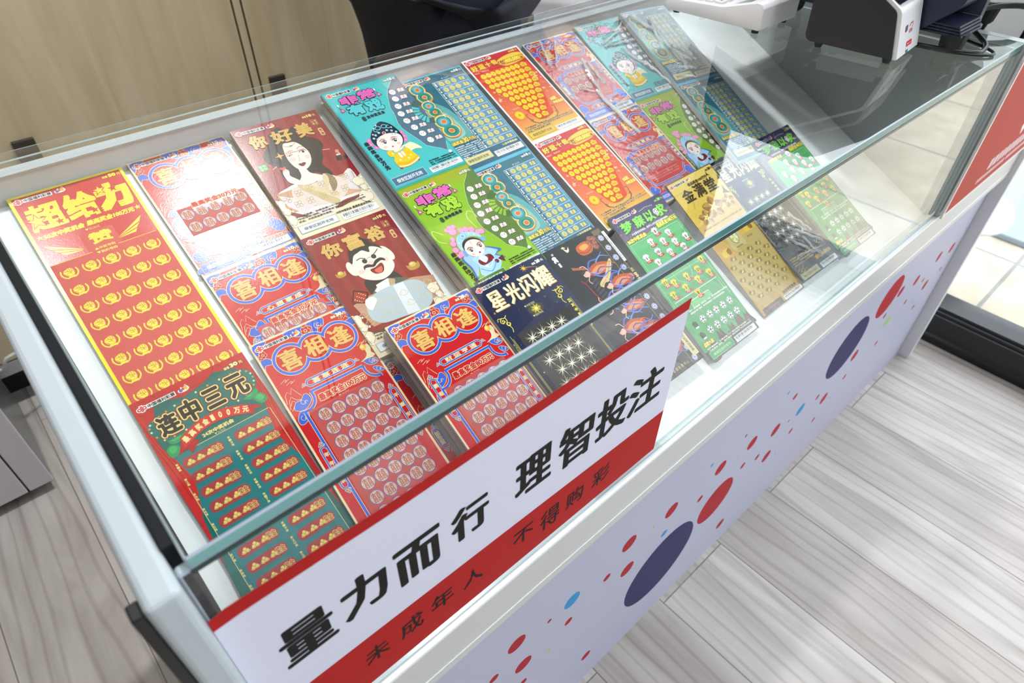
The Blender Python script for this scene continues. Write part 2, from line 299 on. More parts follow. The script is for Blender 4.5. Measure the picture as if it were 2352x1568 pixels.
def face50():
    a = Art(); a.rect(0, 0, TW, 254, '#f2e32b'); a.rect(3, 2.4, TW-3, 251.5, '#c9242c', 2)
    hdr(a, '50', '#f0de45', px=(81, 98))
    a.part('title_lettering'); Y, RD = '#f1d93a', '#c9242c'
    a.txt('超', 6, 15, 36.5, 45.6, Y, 4, 1.05, 1.25, sq=True); a.txt('给', 37.5, 14, 66.5, 45.5, Y, 4, 1.05, 1.25, sq=True); a.txt('力', 66, 13.5, 97, 45.5, Y, 4, 2.3, 2.5, sq=True)
    a.star(13, 33.5, 9.6, RD, 5); a.star(13, 33.5, 7.8, Y, 6); a.star(72.5, 19.5, 6.6, RD, 5); a.star(72.5, 19.5, 5, Y, 6)
    a.star(84, 21.5, 4.3, RD, 5); a.star(29.5, 40, 3.8, RD, 5); a.star(60, 39.5, 4, RD, 5)
    a.star(7.8, 51.4, 3.2, Y, 4); a.star(94.3, 51.3, 3.2, Y, 4)
    a.txt('50次中奖机会', 10.5, 49, 45.5, 55.2, Y, 4, .4, sh=.2); a.txt('最高奖金100万元', 47.5, 48.8, 91, 55, Y, 4, .4, sh=.2)
    a.txt('▼玩法区', 43.5, 57, 56.5, 59.8, '#e9cf6a', 4); a.part('ticket')
    for m in (0, 1):
        f = (lambda P: [(TW-2-x, y) for x, y in P]) if m else (lambda P: P)
        for P in ([(7,61.3),(35.2,77.4),(11,67.4)], [(11.5,68.6),(35.2,78),(15.5,73)], [(16,74),(35,78.6),(18.5,77.6)]): a.poly(f(P), Y, 4)
    a.part('scratch_area'); a.rect(36.4, 61, 66, 84, '#cf4a42', 3); a.rect(3, 83.5, TW-3, 251.5, '#cd4740', 3)
    a.rect(4, 83.3, 39, 83.8, Y, 4); a.rect(62, 83.3, 97, 83.8, Y, 4)
    a.txt('赞', 42, 63.5, 62.5, 76.5, Y, 4, .75, .6); a.txt('▲中奖号码', 42, 80, 60, 83, '#eddc5c', 4, .08, n=4); a.txt('▼我的号码', 42, 84.6, 60, 87.6, '#eddc5c', 4, .08, n=4)
    for r in range(8):
        for x in (13.8, 32.4, 50.2, 68.6, 87): fist(a, x, 96+19.85*r)
    return a
def face_curtain():
    a = Art(); a.rect(0, 0, TW, 254, '#c02a2d'); T = '#1f6962'
    a.blob([(20,0),(60,6),(80,0),(90,14),(95,40),(97,80),(97,140),(101,254),(4,254),(4,120),(8,70),(4,45),(10,26),(16,10)], T, 2, 3)
    a.poly([(0,0),(101.6,0),(101.6,8),(90,12),(70,6),(60,11),(40,15),(20,9),(0,14)], '#c02a2d', 3)
    for P in ([(18,0),(22,8),(18,14)], [(46,10),(66,9),(74,0)], [(76,0),(84,8),(101,10)], [(88,0),(96,12)]): a.stroke(P, .35, '#7e171c', 4)
    for sx in (0, 1):
        g = (lambda P: [(TW-x, y) for x, y in P]) if sx else (lambda P: P)
        a.blob(g([(0,14),(4,24),(3,40),(9,62),(13,84),(10,100),(0,120)]), '#c8302f', 4, 3)
        for P in ([(1,20),(2,40),(6,66),(8,90)], [(3,30),(6,54),(11,80)], [(0,40),(3,70),(5,100)]): a.stroke(g(P), .4, '#84191d', 5)
    a.rect(7, 60.6, 96, 254, '#2f7b7d', 3); a.rect(22, 60.3, 94.5, 60.8, '#e0cf84', 6); a.rect(6.6, 90, 7.1, 254, '#d6d29a', 6); a.rect(95.2, 61, 95.7, 254, '#d6d29a', 6)
    for P in ([(11,44),(14,38),(20,40),(26,39),(28,44),(24,49),(14,50)], [(7,52),(12,50),(17,54),(14,60),(7,60)], [(78,38),(82,33),(90,35),(95,40),(90,46),(82,44)], [(88,46),(96,44),(99,52),(92,54)]): a.blob(P, '#2f9a5c', 4); a.blob([((x-P[0][0])*.6+P[0][0]+2, (y-P[0][1])*.6+P[0][1]) for x, y in P], '#46b36c', 5)
    hdr(a, '30', '#f0df9c', px=(80, 97.5), out='#4a3a18', y=1.5)
    a.part('title_lettering')
    a.blob([(2.5,32),(5,24),(14,21),(30,17.5),(50,15),(72,13.5),(92,15),(99,22),(98.5,32),(92,39),(76,43),(52,44),(28,45),(10,44.5)], '#22706a', 6)
    rnd = random.Random(3)
    for i, (x, y) in enumerate(smooth([(4.2,32),(6,25.5),(15,22),(30,18.8),(50,16.2),(72,15),(91,16.5),(97.5,23),(96.5,31),(91,37.5),(76,41.5),(52,42.7),(28,43.5),(10,43)], 2)): a.ell(x, y, .95, ('#f0d89a', '#e8913f')[i%2], 7, n=10)
    B = [(10,22,27.5,41.5), (30.5,18.5,47,40), (52,18.5,68,37.5), (73,16.5,91,38.5)]
    for o, c, l in ((2.0, '#7c1d1e', 7), (1.2, '#efd793', 8), (0, '#2b2724', 9)):
        for ch, (x0,y0,x1,y1) in zip('连中三元', B): a.txt(ch, x0-o, y0-o, x1+o, y1+o, c, l, .85+o, n=10)
    a.part('ribbon_print')
    a.poly([(21,50),(13,61),(22,59.5),(23,65),(33,57)], '#b3242a', 9); a.poly([(78,47),(92,56),(83,56),(82,60),(72,52)], '#b3242a', 9)
    top = [(20+60*t, 48-8*math.sin(math.pi*t)) for t in [k/12 for k in range(13)]]; a.poly(top+[(x, y+9.6) for x, y in top[::-1]], '#d23430', 10)
    for i, ch in enumerate('最高奖金100万元'):
        t = (i+.6)/9; x = 20+60*t; y = 48-8*math.sin(math.pi*t)+4.8; a.txt(ch, x-(1.7 if ch in '10' else 2.6), y-3, x+(1.3 if ch in '10' else 2.6), y+3, '#f3e2a0', 11, .28, n=6, rot=-(math.degrees(math.atan2(8*math.pi*math.cos(math.pi*t), 60))))
    a.part('ticket'); a.txt('24次中奖机会', 36, 53.5, 64, 57.6, '#eedc95', 11, .22, n=6); a.txt('▼玩法区', 45, 58, 55, 60, '#d8d0a0', 7)
    a.part('scratch_area')
    for c in (0, 1):
        for r in range(12):
            y = 70.8+14.9*r; x0 = (12, 57)[c]; a.rr(x0, y-4.9, x0+34.5, y+4.9, 4.2, '#a63436', 6)
            for k in (0, 1, 2):
                x = x0+6.2+8.4*k
                for dx, dy in ((0,-1.4), (-1.6,.6), (1.6,.6)): a.ell(x+dx, y+dy, 1.35, '#ead27a', 7, 1.15, 10); a.arc(x+dx, y+dy, 2.1, 20, 160, .8, '#ddbb52', 8, 6, 1.6)
            a.otxt('奖金', x0+25.2, y-3, x0+33, y+3, '#a63436', '#ead27a', 7, .1, .5, n=6)
            xx = x0-4.2
            for i, ch in enumerate('第%d局' % (r+1+12*c)): a.txt(ch, xx-1.1, y-4+2.6*i, xx+1.1, y-1.9+2.6*i, '#e3d27e', 7, .08, n=4)
    return a
def ruyi(a, x, y, s=1, L=6, up=1):
    a.blob([(x-3.4*s,y+2*s*up),(x-2.2*s,y-.6*s*up),(x,y-3*s*up),(x+2.2*s,y-.6*s*up),(x+3.4*s,y+2*s*up),(x,y+1.4*s*up)], CRM, L); a.blob([(x-2.6*s,y+1.4*s*up),(x-1.6*s,y-.5*s*up),(x,y-2.2*s*up),(x+1.6*s,y-.5*s*up),(x+2.6*s,y+1.4*s*up),(x,y+.9*s*up)], BLU, L+1); a.ell(x, y, 1.25*s, CRM, L+2, n=8); a.ell(x, y, .85*s, R1, L+3, n=8); a.ell(x, y, .4*s, CRM, L+4, n=8)
def face_joy(price, maxp, sub, left, right, ln, rows, ten=False):
    a = Art(); a.rect(0, 0, TW, ln, CRM); a.rect(2, 2, TW-2, ln-2, R1, 2)
    for P in ([(2,2),(15,2),(13,5),(8,6),(5,10),(2,14)], [(33,2),(50,2),(52,6),(47,12),(40,9),(36,8)], [(56,2),(72,2),(74,5),(70,11),(66,8),(63,14),(58,13),(60,7)], [(84,2),(99.6,2),(99.6,14),(95,12),(93,6),(88,5)], [(2,19),(7,18),(11,21),(10,26),(4,25),(2,29)], [(90,17),(96,15),(99.6,16),(99.6,23),(94,22)]):
        a.blob([(x+.0, y+.0) for x, y in P], BLU, 3, 3); a.stroke([(x, y) for x, y in P], .45, CRM, 4, True, True, 3)
    for x, y, r in ((7,14,2.8), (4.5,16,2), (53,8.5,3.6), (91,10,2.5), (96,9,2)):
        for k in range(5): t = math.radians(72*k+18); a.ell(x+r*.8*math.cos(t), y+r*.8*math.sin(t), r*.62, CRM, 5, n=10); a.ell(x+r*.8*math.cos(t), y+r*.8*math.sin(t), r*.5, '#b71a21', 6, n=10)
        a.ell(x, y, r*.5, CRM, 7, n=10); a.ell(x, y, r*.33, R1, 8, n=10)
    a.arc(66, 8, 3.4, 0, 250, .5, CRM, 5); a.arc(67, 7.6, 1.8, 60, 330, .5, CRM, 5)
    hdr(a, price, '#f5ecca', px=(81, 97.5), L=9)
    a.part('title_lettering')
    C3 = ((27.4,29,15.6), (52.8,27.6,14.6), (78.6,28.6,16.2))
    for g, c, l in ((2.0, CRM, 9), (1.4, BLU, 10), (-1.3, CRM, 11), (-1.9, '#c61f26', 12)):
        for x, y, r in C3: a.ell(x, y, r+g, c, l, r+g-.4, n=40)
    for ch, bx in zip('喜相逢', ((16.5,18.5,36.5,39.5), (43,17.5,62.5,37), (68.5,17.5,89.5,38))):
        a.txt(ch, *[v+o for v, o in zip(bx, (.2,.4,.2,.4))], '#9c1c22', 13, .85, .5); a.txt(ch, *bx, GOLD, 14, .8, .45)
    a.part('ticket')
    a.ell(92.4, 49.2, 3.3, '#e9b33c', 8); a.ell(91.6, 48.4, 1.8, '#f6dc8a', 9)
    a.blob([(84,62),(89,60),(92,57),(93,52),(97,47),(99,52),(97,57),(99.5,61),(94,62.5),(90,62)], CRM, 7); a.stroke([(83,62.3),(88,61.5),(91,60)], .6, CRM, 7)
    for x, y in ((7,46.5), (11,50), (88,44.5), (93,44)): a.stroke([(x,y+1),(x+5,y-1),(x+6,y),(x+4,y+1.4),(x+9,y-.4)], .4, CRM, 6)
    for P in ([(3,68),(5,60),(8,57),(10,61),(13,55),(16,62),(18,66)], [(3,74),(6,66),(9,63),(12,68),(17,70)], [(4,76),(10,70),(16,73)], [(5,71),(8,67),(10,69)]): a.stroke(P, .45, CRM, 6, False)
    def plaque(t, x0, x1, y, h=3.6):
        for g, c, l in ((.9, CRM, 7), (.4, BLU, 8), (-.9, CRM, 9), (-1.3, R1, 10)): a.rr(x0-g, y-h-g, x1+g, y+h+g, h+g-.01, c, l)
        ruyi(a, x0-2.6, y, .8, 8); ruyi(a, x1+2.6, y, .8, 8)
        n = len(t); w = (x1-x0-10)/n
        for i, ch in enumerate(t): a.txt(ch, x0+5+w*i+1, y-2.5, x0+5+w*(i+1)-1, y+2.5, CRM, 11, .3, .2, n=6)
    plaque(sub, 27, 77, 58.3)
    bot = 111 if ten else ln-42
    F = [(26.6,66.6),(82,66.6)]; L1 = [(26.6,66.6),(27,72),(24.5,78),(19,81.6),(12.8,82),(12.8,bot-2)]; Rr = [(82,66.6),(81.6,72),(84,78),(89.5,81.6)] + ([(92,82),(92,84)] if ten else [(92.5,82),(92.5,84)])
    for w, c, l in ((3.4, CRM, 7), (2.4, BLU, 8)):
        a.stroke(F, w, c, l, False); a.stroke(L1[:5], w, c, l, True); a.stroke(L1[4:], w, c, l, False); a.stroke(Rr, w, c, l, True)
    ruyi(a, 13, bot, 1, 9); ruyi(a, 94.5, 66.5, .9, 9)
    for P in ([(6,76),(10,70),(15,70),(20,66),(23,67),(24,73),(19,78),(12,80)], [(4,86),(9,80),(15,82),(14,88),(8,92),(4,91)], [(85,62),(92,61),(97,64),(99,68),(94,70),(88,68)], [(90,72),(96,74),(99,79),(92,79)]):
        a.blob(P, BLU, 6, 3); a.stroke(P, .45, CRM, 7, True, True, 3); cx, cy = sum(p[0] for p in P)/len(P), sum(p[1] for p in P)/len(P); a.arc(cx, cy, 2.2, 0, 280, .4, CRM, 8); a.arc(cx+2.5, cy+1, 1.4, 120, 380, .4, CRM, 8)
    def side(t, x, y0, y1):
        for g, c, l in ((1.1, CRM, 8), (.6, BLU, 9), (-.6, CRM, 10), (-1, R1, 11)): a.rr(x-3.2-g, y0-g, x+3.2+g, y1+g, 3.2+g-.01, c, l)
        ruyi(a, x, y0-3, .9, 9); ruyi(a, x, y1+3, .9, 9, -1); w = (y1-y0-6)/len(t)
        for i, ch in enumerate(t): a.txt(ch, x-2.2, y0+3+w*i+(w-4.6)/2, x+2.2, y0+3+w*i+(w+4.6)/2, CRM, 12, .25, .18, n=6)
    if ten: side(left, 7.6, 86, 106); side(right, 95.3, 72, 104)
    else: side(left, 9.6, ln-135, ln-92); side(right, 94.2, 100 if ln > 210 else 96, 150 if ln > 210 else 140)
    a.otxt('最高奖金%s万元' % maxp, 30, 72.4, 79, 79.8, '#c61f26', '#f0e2b6', 10, .3, .55); a.txt('▼ 玩法区', 47, 81.5, 58, 83.5, '#e8c9a8', 8)
    a.part('scratch_area'); y0, n = (84, 2) if ten else (86, rows)
    ys = [91.5, 106] if ten else [92.3+15.1*k for k in range(rows)]
    if ten: ys = [80.9+3, 97.2+1]; a.rect(15, 86-14, 86.3, 106, '#c5493f', 9); ys = [81, 97.2]
    else: a.rect(15.6, 82.6, 88.5, ys[-1]+8, '#c04a42', 9)
    if ten: a.otxt('最高奖金%s万元' % maxp, 30, 72.4-3.4, 79, 79.8-4.6, '#c61f26', '#f0e2b6', 11, .3, .55)
    for y in ys:
        for x in (22, 36.2, 50.1, 64, 78) if ten else (27.4, 41.5, 55.7, 69.6, 83.3):
            if ten: x, y_ = x, y
            a.ell(x, y, 6.6, '#4d5fb4', 10, n=22); a.ell(x, y, 6.0, '#ded3bc', 11, n=22)
            a.txt('囍', x-4.4, y-4.6, x+4.4, y+4.6, '#b4554c', 12, .12, n=4); a.arc(x, y, 5.2, 0, 360, .3, '#b4554c', 12, 20)
    a.part('ticket')
    if ten:
        for t, y in (('刮开覆盖膜，如果刮出“喜”图符，即可获得该图符下', 109.6), ('方所对应的奖金；如果刮出“囍”图符，即可获', 113.2), ('得该图符下方所对应奖金的两倍，中奖奖金兼中', 116.8), ('兼得。', 120.4)): a.txt(t, 18+(y-109)*.45, y, (80-(y-109)*.35) if len(t) > 5 else 28, y+2.4, '#e58f86', 8, .05, n=4)
        for w, c, l in ((3.2, CRM, 7), (2.2, BLU, 8)): a.stroke([(13,112),(16,120),(21,125.5),(30,126.5),(73,126.5),(82,124),(86,118),(92,112)], w, c, l)
        plaque('吉祥如意', 27, 72, 134.2)
        for P in ([(3,128),(9,124),(15,128),(19,134),(12,138),(4,137)], [(84,122),(92,118),(98,124),(99,134),(92,137),(86,131)], [(30,140),(46,139),(50,146),(52,151),(3,151),(3,142)], [(52,150),(60,139),(96,139),(99,151)]): a.blob(P, BLU, 6, 3); a.stroke(P, .45, CRM, 7, True, True, 3)
        a.otxt('10次中奖机会', 70.5, 138.3, 96, 142.2, '#c8262c', '#f0e2b6', 9, .15, .4)
        sec(a, 3.4, 139.6, 46, 150.8, '#4a62c4', '#e6e4ef', 10, '#b9c0e6'); bars(a, 52.6, 142.9, 95.8, 150.4, 'J0790-22147-0088155-124-3', 12)
    return a
def hair_cloud(a, P, L=5, c='#efe3c8', e='#8d7a4e'):
    a.blob(P, c, L); a.stroke(P, .3, e, L+1, True, True)
    for i, (x, y) in enumerate(P[::2]): a.arc(x, y, 2.2, 30*i, 30*i+260, .28, e, L+1, 10); a.ell(x+1, y+1, 1.1, '#ffffff', L+1, n=8)
def frame_red(a):
    a.rect(0, 0, TW, 153.5, '#8b2027'); 
    for k in range(1, 7): a.poly([(14*k,0),(14*k+6,0),(50+(14*k+6-50)*1.05,110),(50+(14*k-50)*1.05,110)], '#952b31', 2)
    a.poly([(0,100),(5,103),(8,116),(5,126),(20,130),(60,133),(85,128),(88,112),(95,104),(101.6,100),(101.6,153.5),(0,153.5)], '#e6d8b8', 3)
    for P in ([(1,104),(5,102),(8,106),(6,112),(9,118),(4,122),(1,118)], [(1,126),(6,123),(10,128),(7,134),(2,136)], [(88,106),(93,103),(99,104),(100,112),(94,116),(89,113)], [(84,128),(90,122),(97,124),(100,132),(94,138),(86,135)], [(92,116),(98,114),(100,121),(95,124)]): hair_cloud(a, P, 9)
    hdr(a, '10', '#e9cf86', px=(81.5, 97.5), L=10, out='#4a2a16')
def lady():
    a = Art(); frame_red(a); K = '#2a2327'; SK = '#f3ddd2'
    a.part('portrait_print')
    a.blob([(47,10.8),(52,13),(55,20),(60,17),(65,15.5),(67,21),(64,27),(73,33),(82,40),(84,50),(78,57),(76,65),(70,73),(73,84),(73,91),(65,87),(57,81),(52,84),(44,78),(40,85),(29,88.5),(23,77),(23,70),(24,60),(18,55),(15.4,47),(19,39),(25,34),(33,26),(34,19),(40,16)], K, 4)
    a.blob([(12,112),(6,95),(18,90),(32,88),(45,96),(54,92),(65,86),(73,92),(80,96),(95,90),(92,122),(64,126),(40,137),(12,122)], '#e4d9d6', 5)
    a.blob([(43,70),(41,80),(35,88),(40,95),(54,92),(62,88),(52,80),(50,74)], SK, 6)
    a.blob([(43,35),(50,34.5),(57,36),(62,44),(64.4,55),(60,67),(50.4,73.9),(42,70.5),(38.5,60),(39,48)], SK, 7)
    a.blob([(33,88),(40,95),(50,108),(63,124),(54,126),(40,108),(31,95)], '#cdb48a', 8); a.blob([(65,86),(72,92),(71,104),(62,112),(64,98)], '#8d7a66', 8); a.blob([(62,88),(65,86.5),(66,94),(58,108),(55,104)], '#d8c29c', 9)
    a.poly([(9,112),(6,96),(20,104),(36,120),(20,126)], '#d9cdd0', 7); a.poly([(78,98),(94,92),(90,120),(74,112)], '#dcd2d2', 7)
    a.part('scratch_area'); a.poly([(4.8,93.5),(30,93),(95,94),(91,122),(5,121)], '#c99a76', 6)
    a.blob([(23,93),(35,93),(50,94),(72,93),(84,104),(70,121),(40,122),(20,110)], '#d9c7bd', 7); a.stroke([(36,93),(50,104),(66,118)], 6, '#d5c196', 8, False)
    for x, y in ((12,104), (27,100), (41,98), (55,99), (69,98), (84,98), (20,113), (34,113), (49,113), (62,113), (76,112)):
        for dx, dy in ((-2,-2), (2,-2), (-2,2), (2,2)): a.arc(x+dx, y+dy, 1.9, 0, 360, .35, '#b8985a', 10, 10)
    a.part('portrait_print')
    a.arc(49, 56, 8, 200, 300, .5, K, 8, 8, 8); a.stroke([(41,47),(45,45.5),(49,46)], .5, K, 8); a.stroke([(54,45.5),(58,43.5),(62,44.5)], .5, K, 8)
    a.arc(43, 49.5, 3.4, 20, 160, .6, K, 9, 8, 2.2); a.ell(43, 47.5, 4.6, '#e8b0a8', 8, 1.6); a.ell(58.5, 51, 4, '#fbf4f0', 8, 1.9); a.ell(58.8, 51, 1.6, K, 9); a.arc(58.5, 51.5, 4.3, 190, 350, .7, K, 9, 8, 2.8); a.ell(58, 48, 4.8, '#e3a39c', 8, 1.3)
    a.ell(43, 57, 4, '#f0c6bd', 8, 3); a.ell(60, 59, 3.2, '#f0c6bd', 8, 2.6); a.stroke([(51.5,53),(50.3,59),(48.5,61),(51,61.6)], .35, '#a8756b', 9)
    a.blob([(45.5,65.4),(48,64.6),(49.6,65.2),(51.4,64.4),(54,66),(50.5,69),(47.6,68.6)], '#7a1a24', 9); a.stroke([(45,65.6),(50,66.4),(54.4,65.8)], .3, '#3d0d12', 10)
    a.stroke([(42,36.5),(49,40),(57,37)], .8, '#cbb36a', 9); a.ell(50.5, 39.5, 1.8, '#5c9a68', 10, 1); a.star(32.5, 48.5, 5.4, '#dcb467', 9, 4, .32)
    a.blob([(24,76),(25,69),(29,66),(32,70),(30,76),(34,82),(40,92),(32,90),(25,84)], SK, 9); a.stroke([(24,71),(28,68),(31,70)], .4, '#9a6a60', 10); a.stroke([(25,75),(30,75)], .3, '#9a6a60', 10)
    a.blob([(26.6,67.5),(24,64.4),(26,62.6),(27.6,64),(30,63),(30.6,65.6)], '#d9534f', 11)
    for sx, sy in ((-2.3,-2), (2.3,-2), (-2,2.2), (2.3,2)): a.ell(9.2+sx, 57+sy, 2.6, '#4c9a4a', 6, n=12); a.ell(9.2+sx, 57+sy, 1.5, '#6ab85e', 7, n=10)
    a.stroke([(9,58),(10,63)], .6, '#3c7a3a', 6); a.stroke([(17.5,62.5),(23,60)], .9, '#d9b88a', 5); a.stroke([(80,56),(88,57.5)], .9, '#d9b88a', 5)
    a.poly([(91,64),(93,60.5),(96.5,61.5),(95,67)], '#d98a84', 6); a.rect(90.4, 66.5, 95.6, 69, '#cfc6c2', 6); a.poly([(88.6,69),(95,69.4),(93.6,76),(87.4,75)], '#26222a', 6); a.poly([(96,72),(101,71),(101,75),(96.6,76.6)], '#26222a', 6)
    a.part('title_lettering')
    for ch, bx in zip('你好美', ((10.8,14,30,32.5), (36,15,60.5,33), (65,13.5,84,33))): a.txt(ch, bx[0]+.4, bx[1]+.4, bx[2]+.4, bx[3]+.4, '#6b4a1c', 12, 1.0, .7); a.txt(ch, *bx, '#e2c37c', 13, .85, .55); a.txt(ch, bx[0]+.2, bx[1]+.2, bx[2]-.2, bx[3]-.2, '#d2a552', 14, .3, .15, n=4)
    a.part('ticket'); seal(a, '西施'); 
    rules(a, RUL, 9, 126.5, 90, 3.2, 2.3, '#4a4238', 12); a.txt('10次中奖机会 最高奖金25万元', 50, 136.6, 92, 139.6, '#33302c', 12, .15, n=4)
    sec(a, 4.5, 138.6, 48.6, 148.6, '#dde4ea', '#4b4b52', 12, '#8a94a0'); bars(a, 53, 141, 97, 149.6, 'J0788-22115-0069552-116-3', 12); return a
def seal(a, t):
    a.stroke([(88,13),(95,14),(94.5,21.5),(87.5,20.5)], .4, '#d8b872', 10, False, True)
    for i, ch in enumerate('心想事成'): a.txt(ch, 88.4+3.2*(i%2), 14+3.4*(i//2), 91+3.2*(i%2), 17+3.4*(i//2), '#d8b872', 10, .1, n=4)
    a.rr(89.6, 26.6, 94.6, 37.6, 1.6, '#e6c888', 10)
    for i, ch in enumerate(t): a.txt(ch, 90.4, 28+4.7*i, 93.9, 32+4.7*i, '#a03028', 11, .15, n=4)
def tycoon():
    a = Art(); frame_red(a); K = '#25232a'; SK = '#f2ddd2'
    a.part('portrait_print')
    a.blob([(34,70),(31,85),(36,96),(48,90),(66,92),(72,88),(69,76),(60,70)], K, 4); a.blob([(46,30),(47,22),(51,14.5),(56,17),(57,22),(64,30)], K, 4)
    a.blob([(20,96),(32,88),(44,80),(58,79),(70,83),(84,92),(80,104),(30,106)], '#4d5a52', 5); a.poly([(41,80),(56,78),(62,84),(50,100),(40,92)], '#f0ecea', 6); a.poly([(57,78),(63,82),(53,99),(50,96)], '#b9a078', 7); a.poly([(36,86),(42,82),(54,99),(48,101)], '#e8e2dc', 7)
    for P in ([(30,44),(25.5,46),(24,53),(26,60),(31,62),(33,54)], [(69,41),(74,42),(78,50),(78,58),(74,61),(70,54)]): a.blob(P, SK, 6); a.stroke(P, .35, '#7d5a50', 7, True, True)
    a.blob([(32,52),(32,42),(37,33),(46,29.5),(57,31),(66,36.5),(71,46),(73,58),(72,67),(64,74),(53,77),(42,74),(33,67),(30,58)], SK, 7); a.blob([(32,48),(32.5,40),(38,31),(46,27),(57,28),(67,35),(71,44),(66,39),(59,36),(56,42),(50,37),(44,38),(38,40)], K, 8)
    a.stroke([(38,46),(43,45),(48,47.5)], .9, K, 9); a.stroke([(58,46.5),(62,44.5),(66,42)], .9, K, 9)
    for x, y in ((45.6,50), (57.4,48.6)): a.ell(x, y, 2.8, '#2d2d34', 9)
    a.stroke([(48,49.4),(51.5,47.6),(55,48.4)], .4, '#4a4a50', 9); a.ell(51, 54, 3.4, '#eec9bc', 9, 2.6); a.arc(51, 54, 3.2, 20, 160, .4, '#a8756b', 10)
    a.blob([(40,60),(41,55.5),(46,54.5),(51,57),(56,53.5),(62,52.5),(66,55),(66,58),(62,56),(56,57.5),(51.5,60),(46,58.5),(42,58)], K, 10)
    a.blob([(45.5,61.5),(52,61),(60,58.5),(61,63),(57,69),(50,69),(46.5,66)], '#7b1c20', 10); a.blob([(49,64),(55,62.5),(58.5,63),(56,68.4),(51,68.4)], '#d9635a', 11)
    a.ell(36, 60, 3.4, '#f0c6ba', 8, 2.6); a.ell(67, 57, 3.2, '#f0c6ba', 8, 2.6)
    a.poly([(8,88),(17,75),(30,84),(22,95)], '#4a1316', 6); a.poly([(10,87.6),(17,77.4),(27.6,84.4),(21,93)], '#a32a2c', 7)
    for i in range(3):
        for j in range(4): a.ell(13+3.6*i+1.6*j, 86-2.6*i+1.7*j, .75, '#e9cf86', 8, .5, 8)
    a.part('scratch_area'); a.poly([(8,91),(24,88),(80,88),(103,95),(101,120),(14,121)], '#b98a6c', 5)
    a.blob([(21,96),(33,89),(51,87),(68,88.5),(83,92.5),(90,104),(87,119),(78,126),(64,126.5),(46,124.5),(26,122),(17,114),(17,104)], '#aebcc2', 8); a.poly([(56.5,88.5),(68.5,88.5),(67,126),(52.6,124.6)], '#d5dadd', 9)
    for x, y in ((32.8,100), (47.5,100), (62.4,99.4), (76.9,99.4), (92,99), (33.7,113.4), (48.4,113.4), (63.4,112.6), (78.5,113), (91,111), (12,104), (13,114)): a.arc(x, y+.5, 5, 0, 180, .5, '#cdb98a', 10, 10, 3.6); a.arc(x, y, 2.6, 150, 390, .5, '#cdb98a', 10, 10, 2.6); a.stroke([(x-5,y+.5),(x-3,y-.8)], .5, '#cdb98a', 10, False); a.stroke([(x+5,y+.5),(x+3,y-.8)], .5, '#cdb98a', 10, False)
    a.part('portrait_print'); a.blob([(19,98),(22,91),(30,90),(33,95),(28,100),(22,104)], '#f3e6e0', 11)
    for x, y, k in ((15.5,54,.8), (90,76.5,1.1)): a.blob([(x-7*k,y-3*k),(x-3*k,y-1.2*k),(x+3*k,y-1.2*k),(x+7*k,y-3*k),(x+5*k,y+3.6*k),(x-5*k,y+3.6*k)], '#b88f3c', 6); a.ell(x, y-2*k, 3.8*k, '#d8b35a', 7, 2.8*k); a.ell(x-.6, y-2.8*k, 1.8*k, '#efd68c', 8, 1.2*k)
    a.part('title_lettering')
    for ch, bx in zip('你富裕', ((10,15.5,32.5,33), (37,14.5,57.5,33), (63,14.5,84,33))): a.txt(ch, bx[0]+.4, bx[1]+.4, bx[2]+.4, bx[3]+.4, '#6b4a1c', 12, 1.0, .7); a.txt(ch, *bx, '#e2c37c', 13, .85, .55); a.txt(ch, bx[0]+.2, bx[1]+.2, bx[2]-.2, bx[3]-.2, '#d2a552', 14, .3, .15, n=4)
    a.part('ticket'); seal(a, '范蠡'); rules(a, RUL, 9, 126.5, 90, 3.2, 2.3, '#4a4238', 12); sec(a, 4.5, 138.6, 48.6, 148.6, '#dde4ea', '#4b4b52', 12, '#8a94a0'); bars(a, 53, 141, 97, 149.6, 'J0788-22115-0069552-117-3', 12); return a
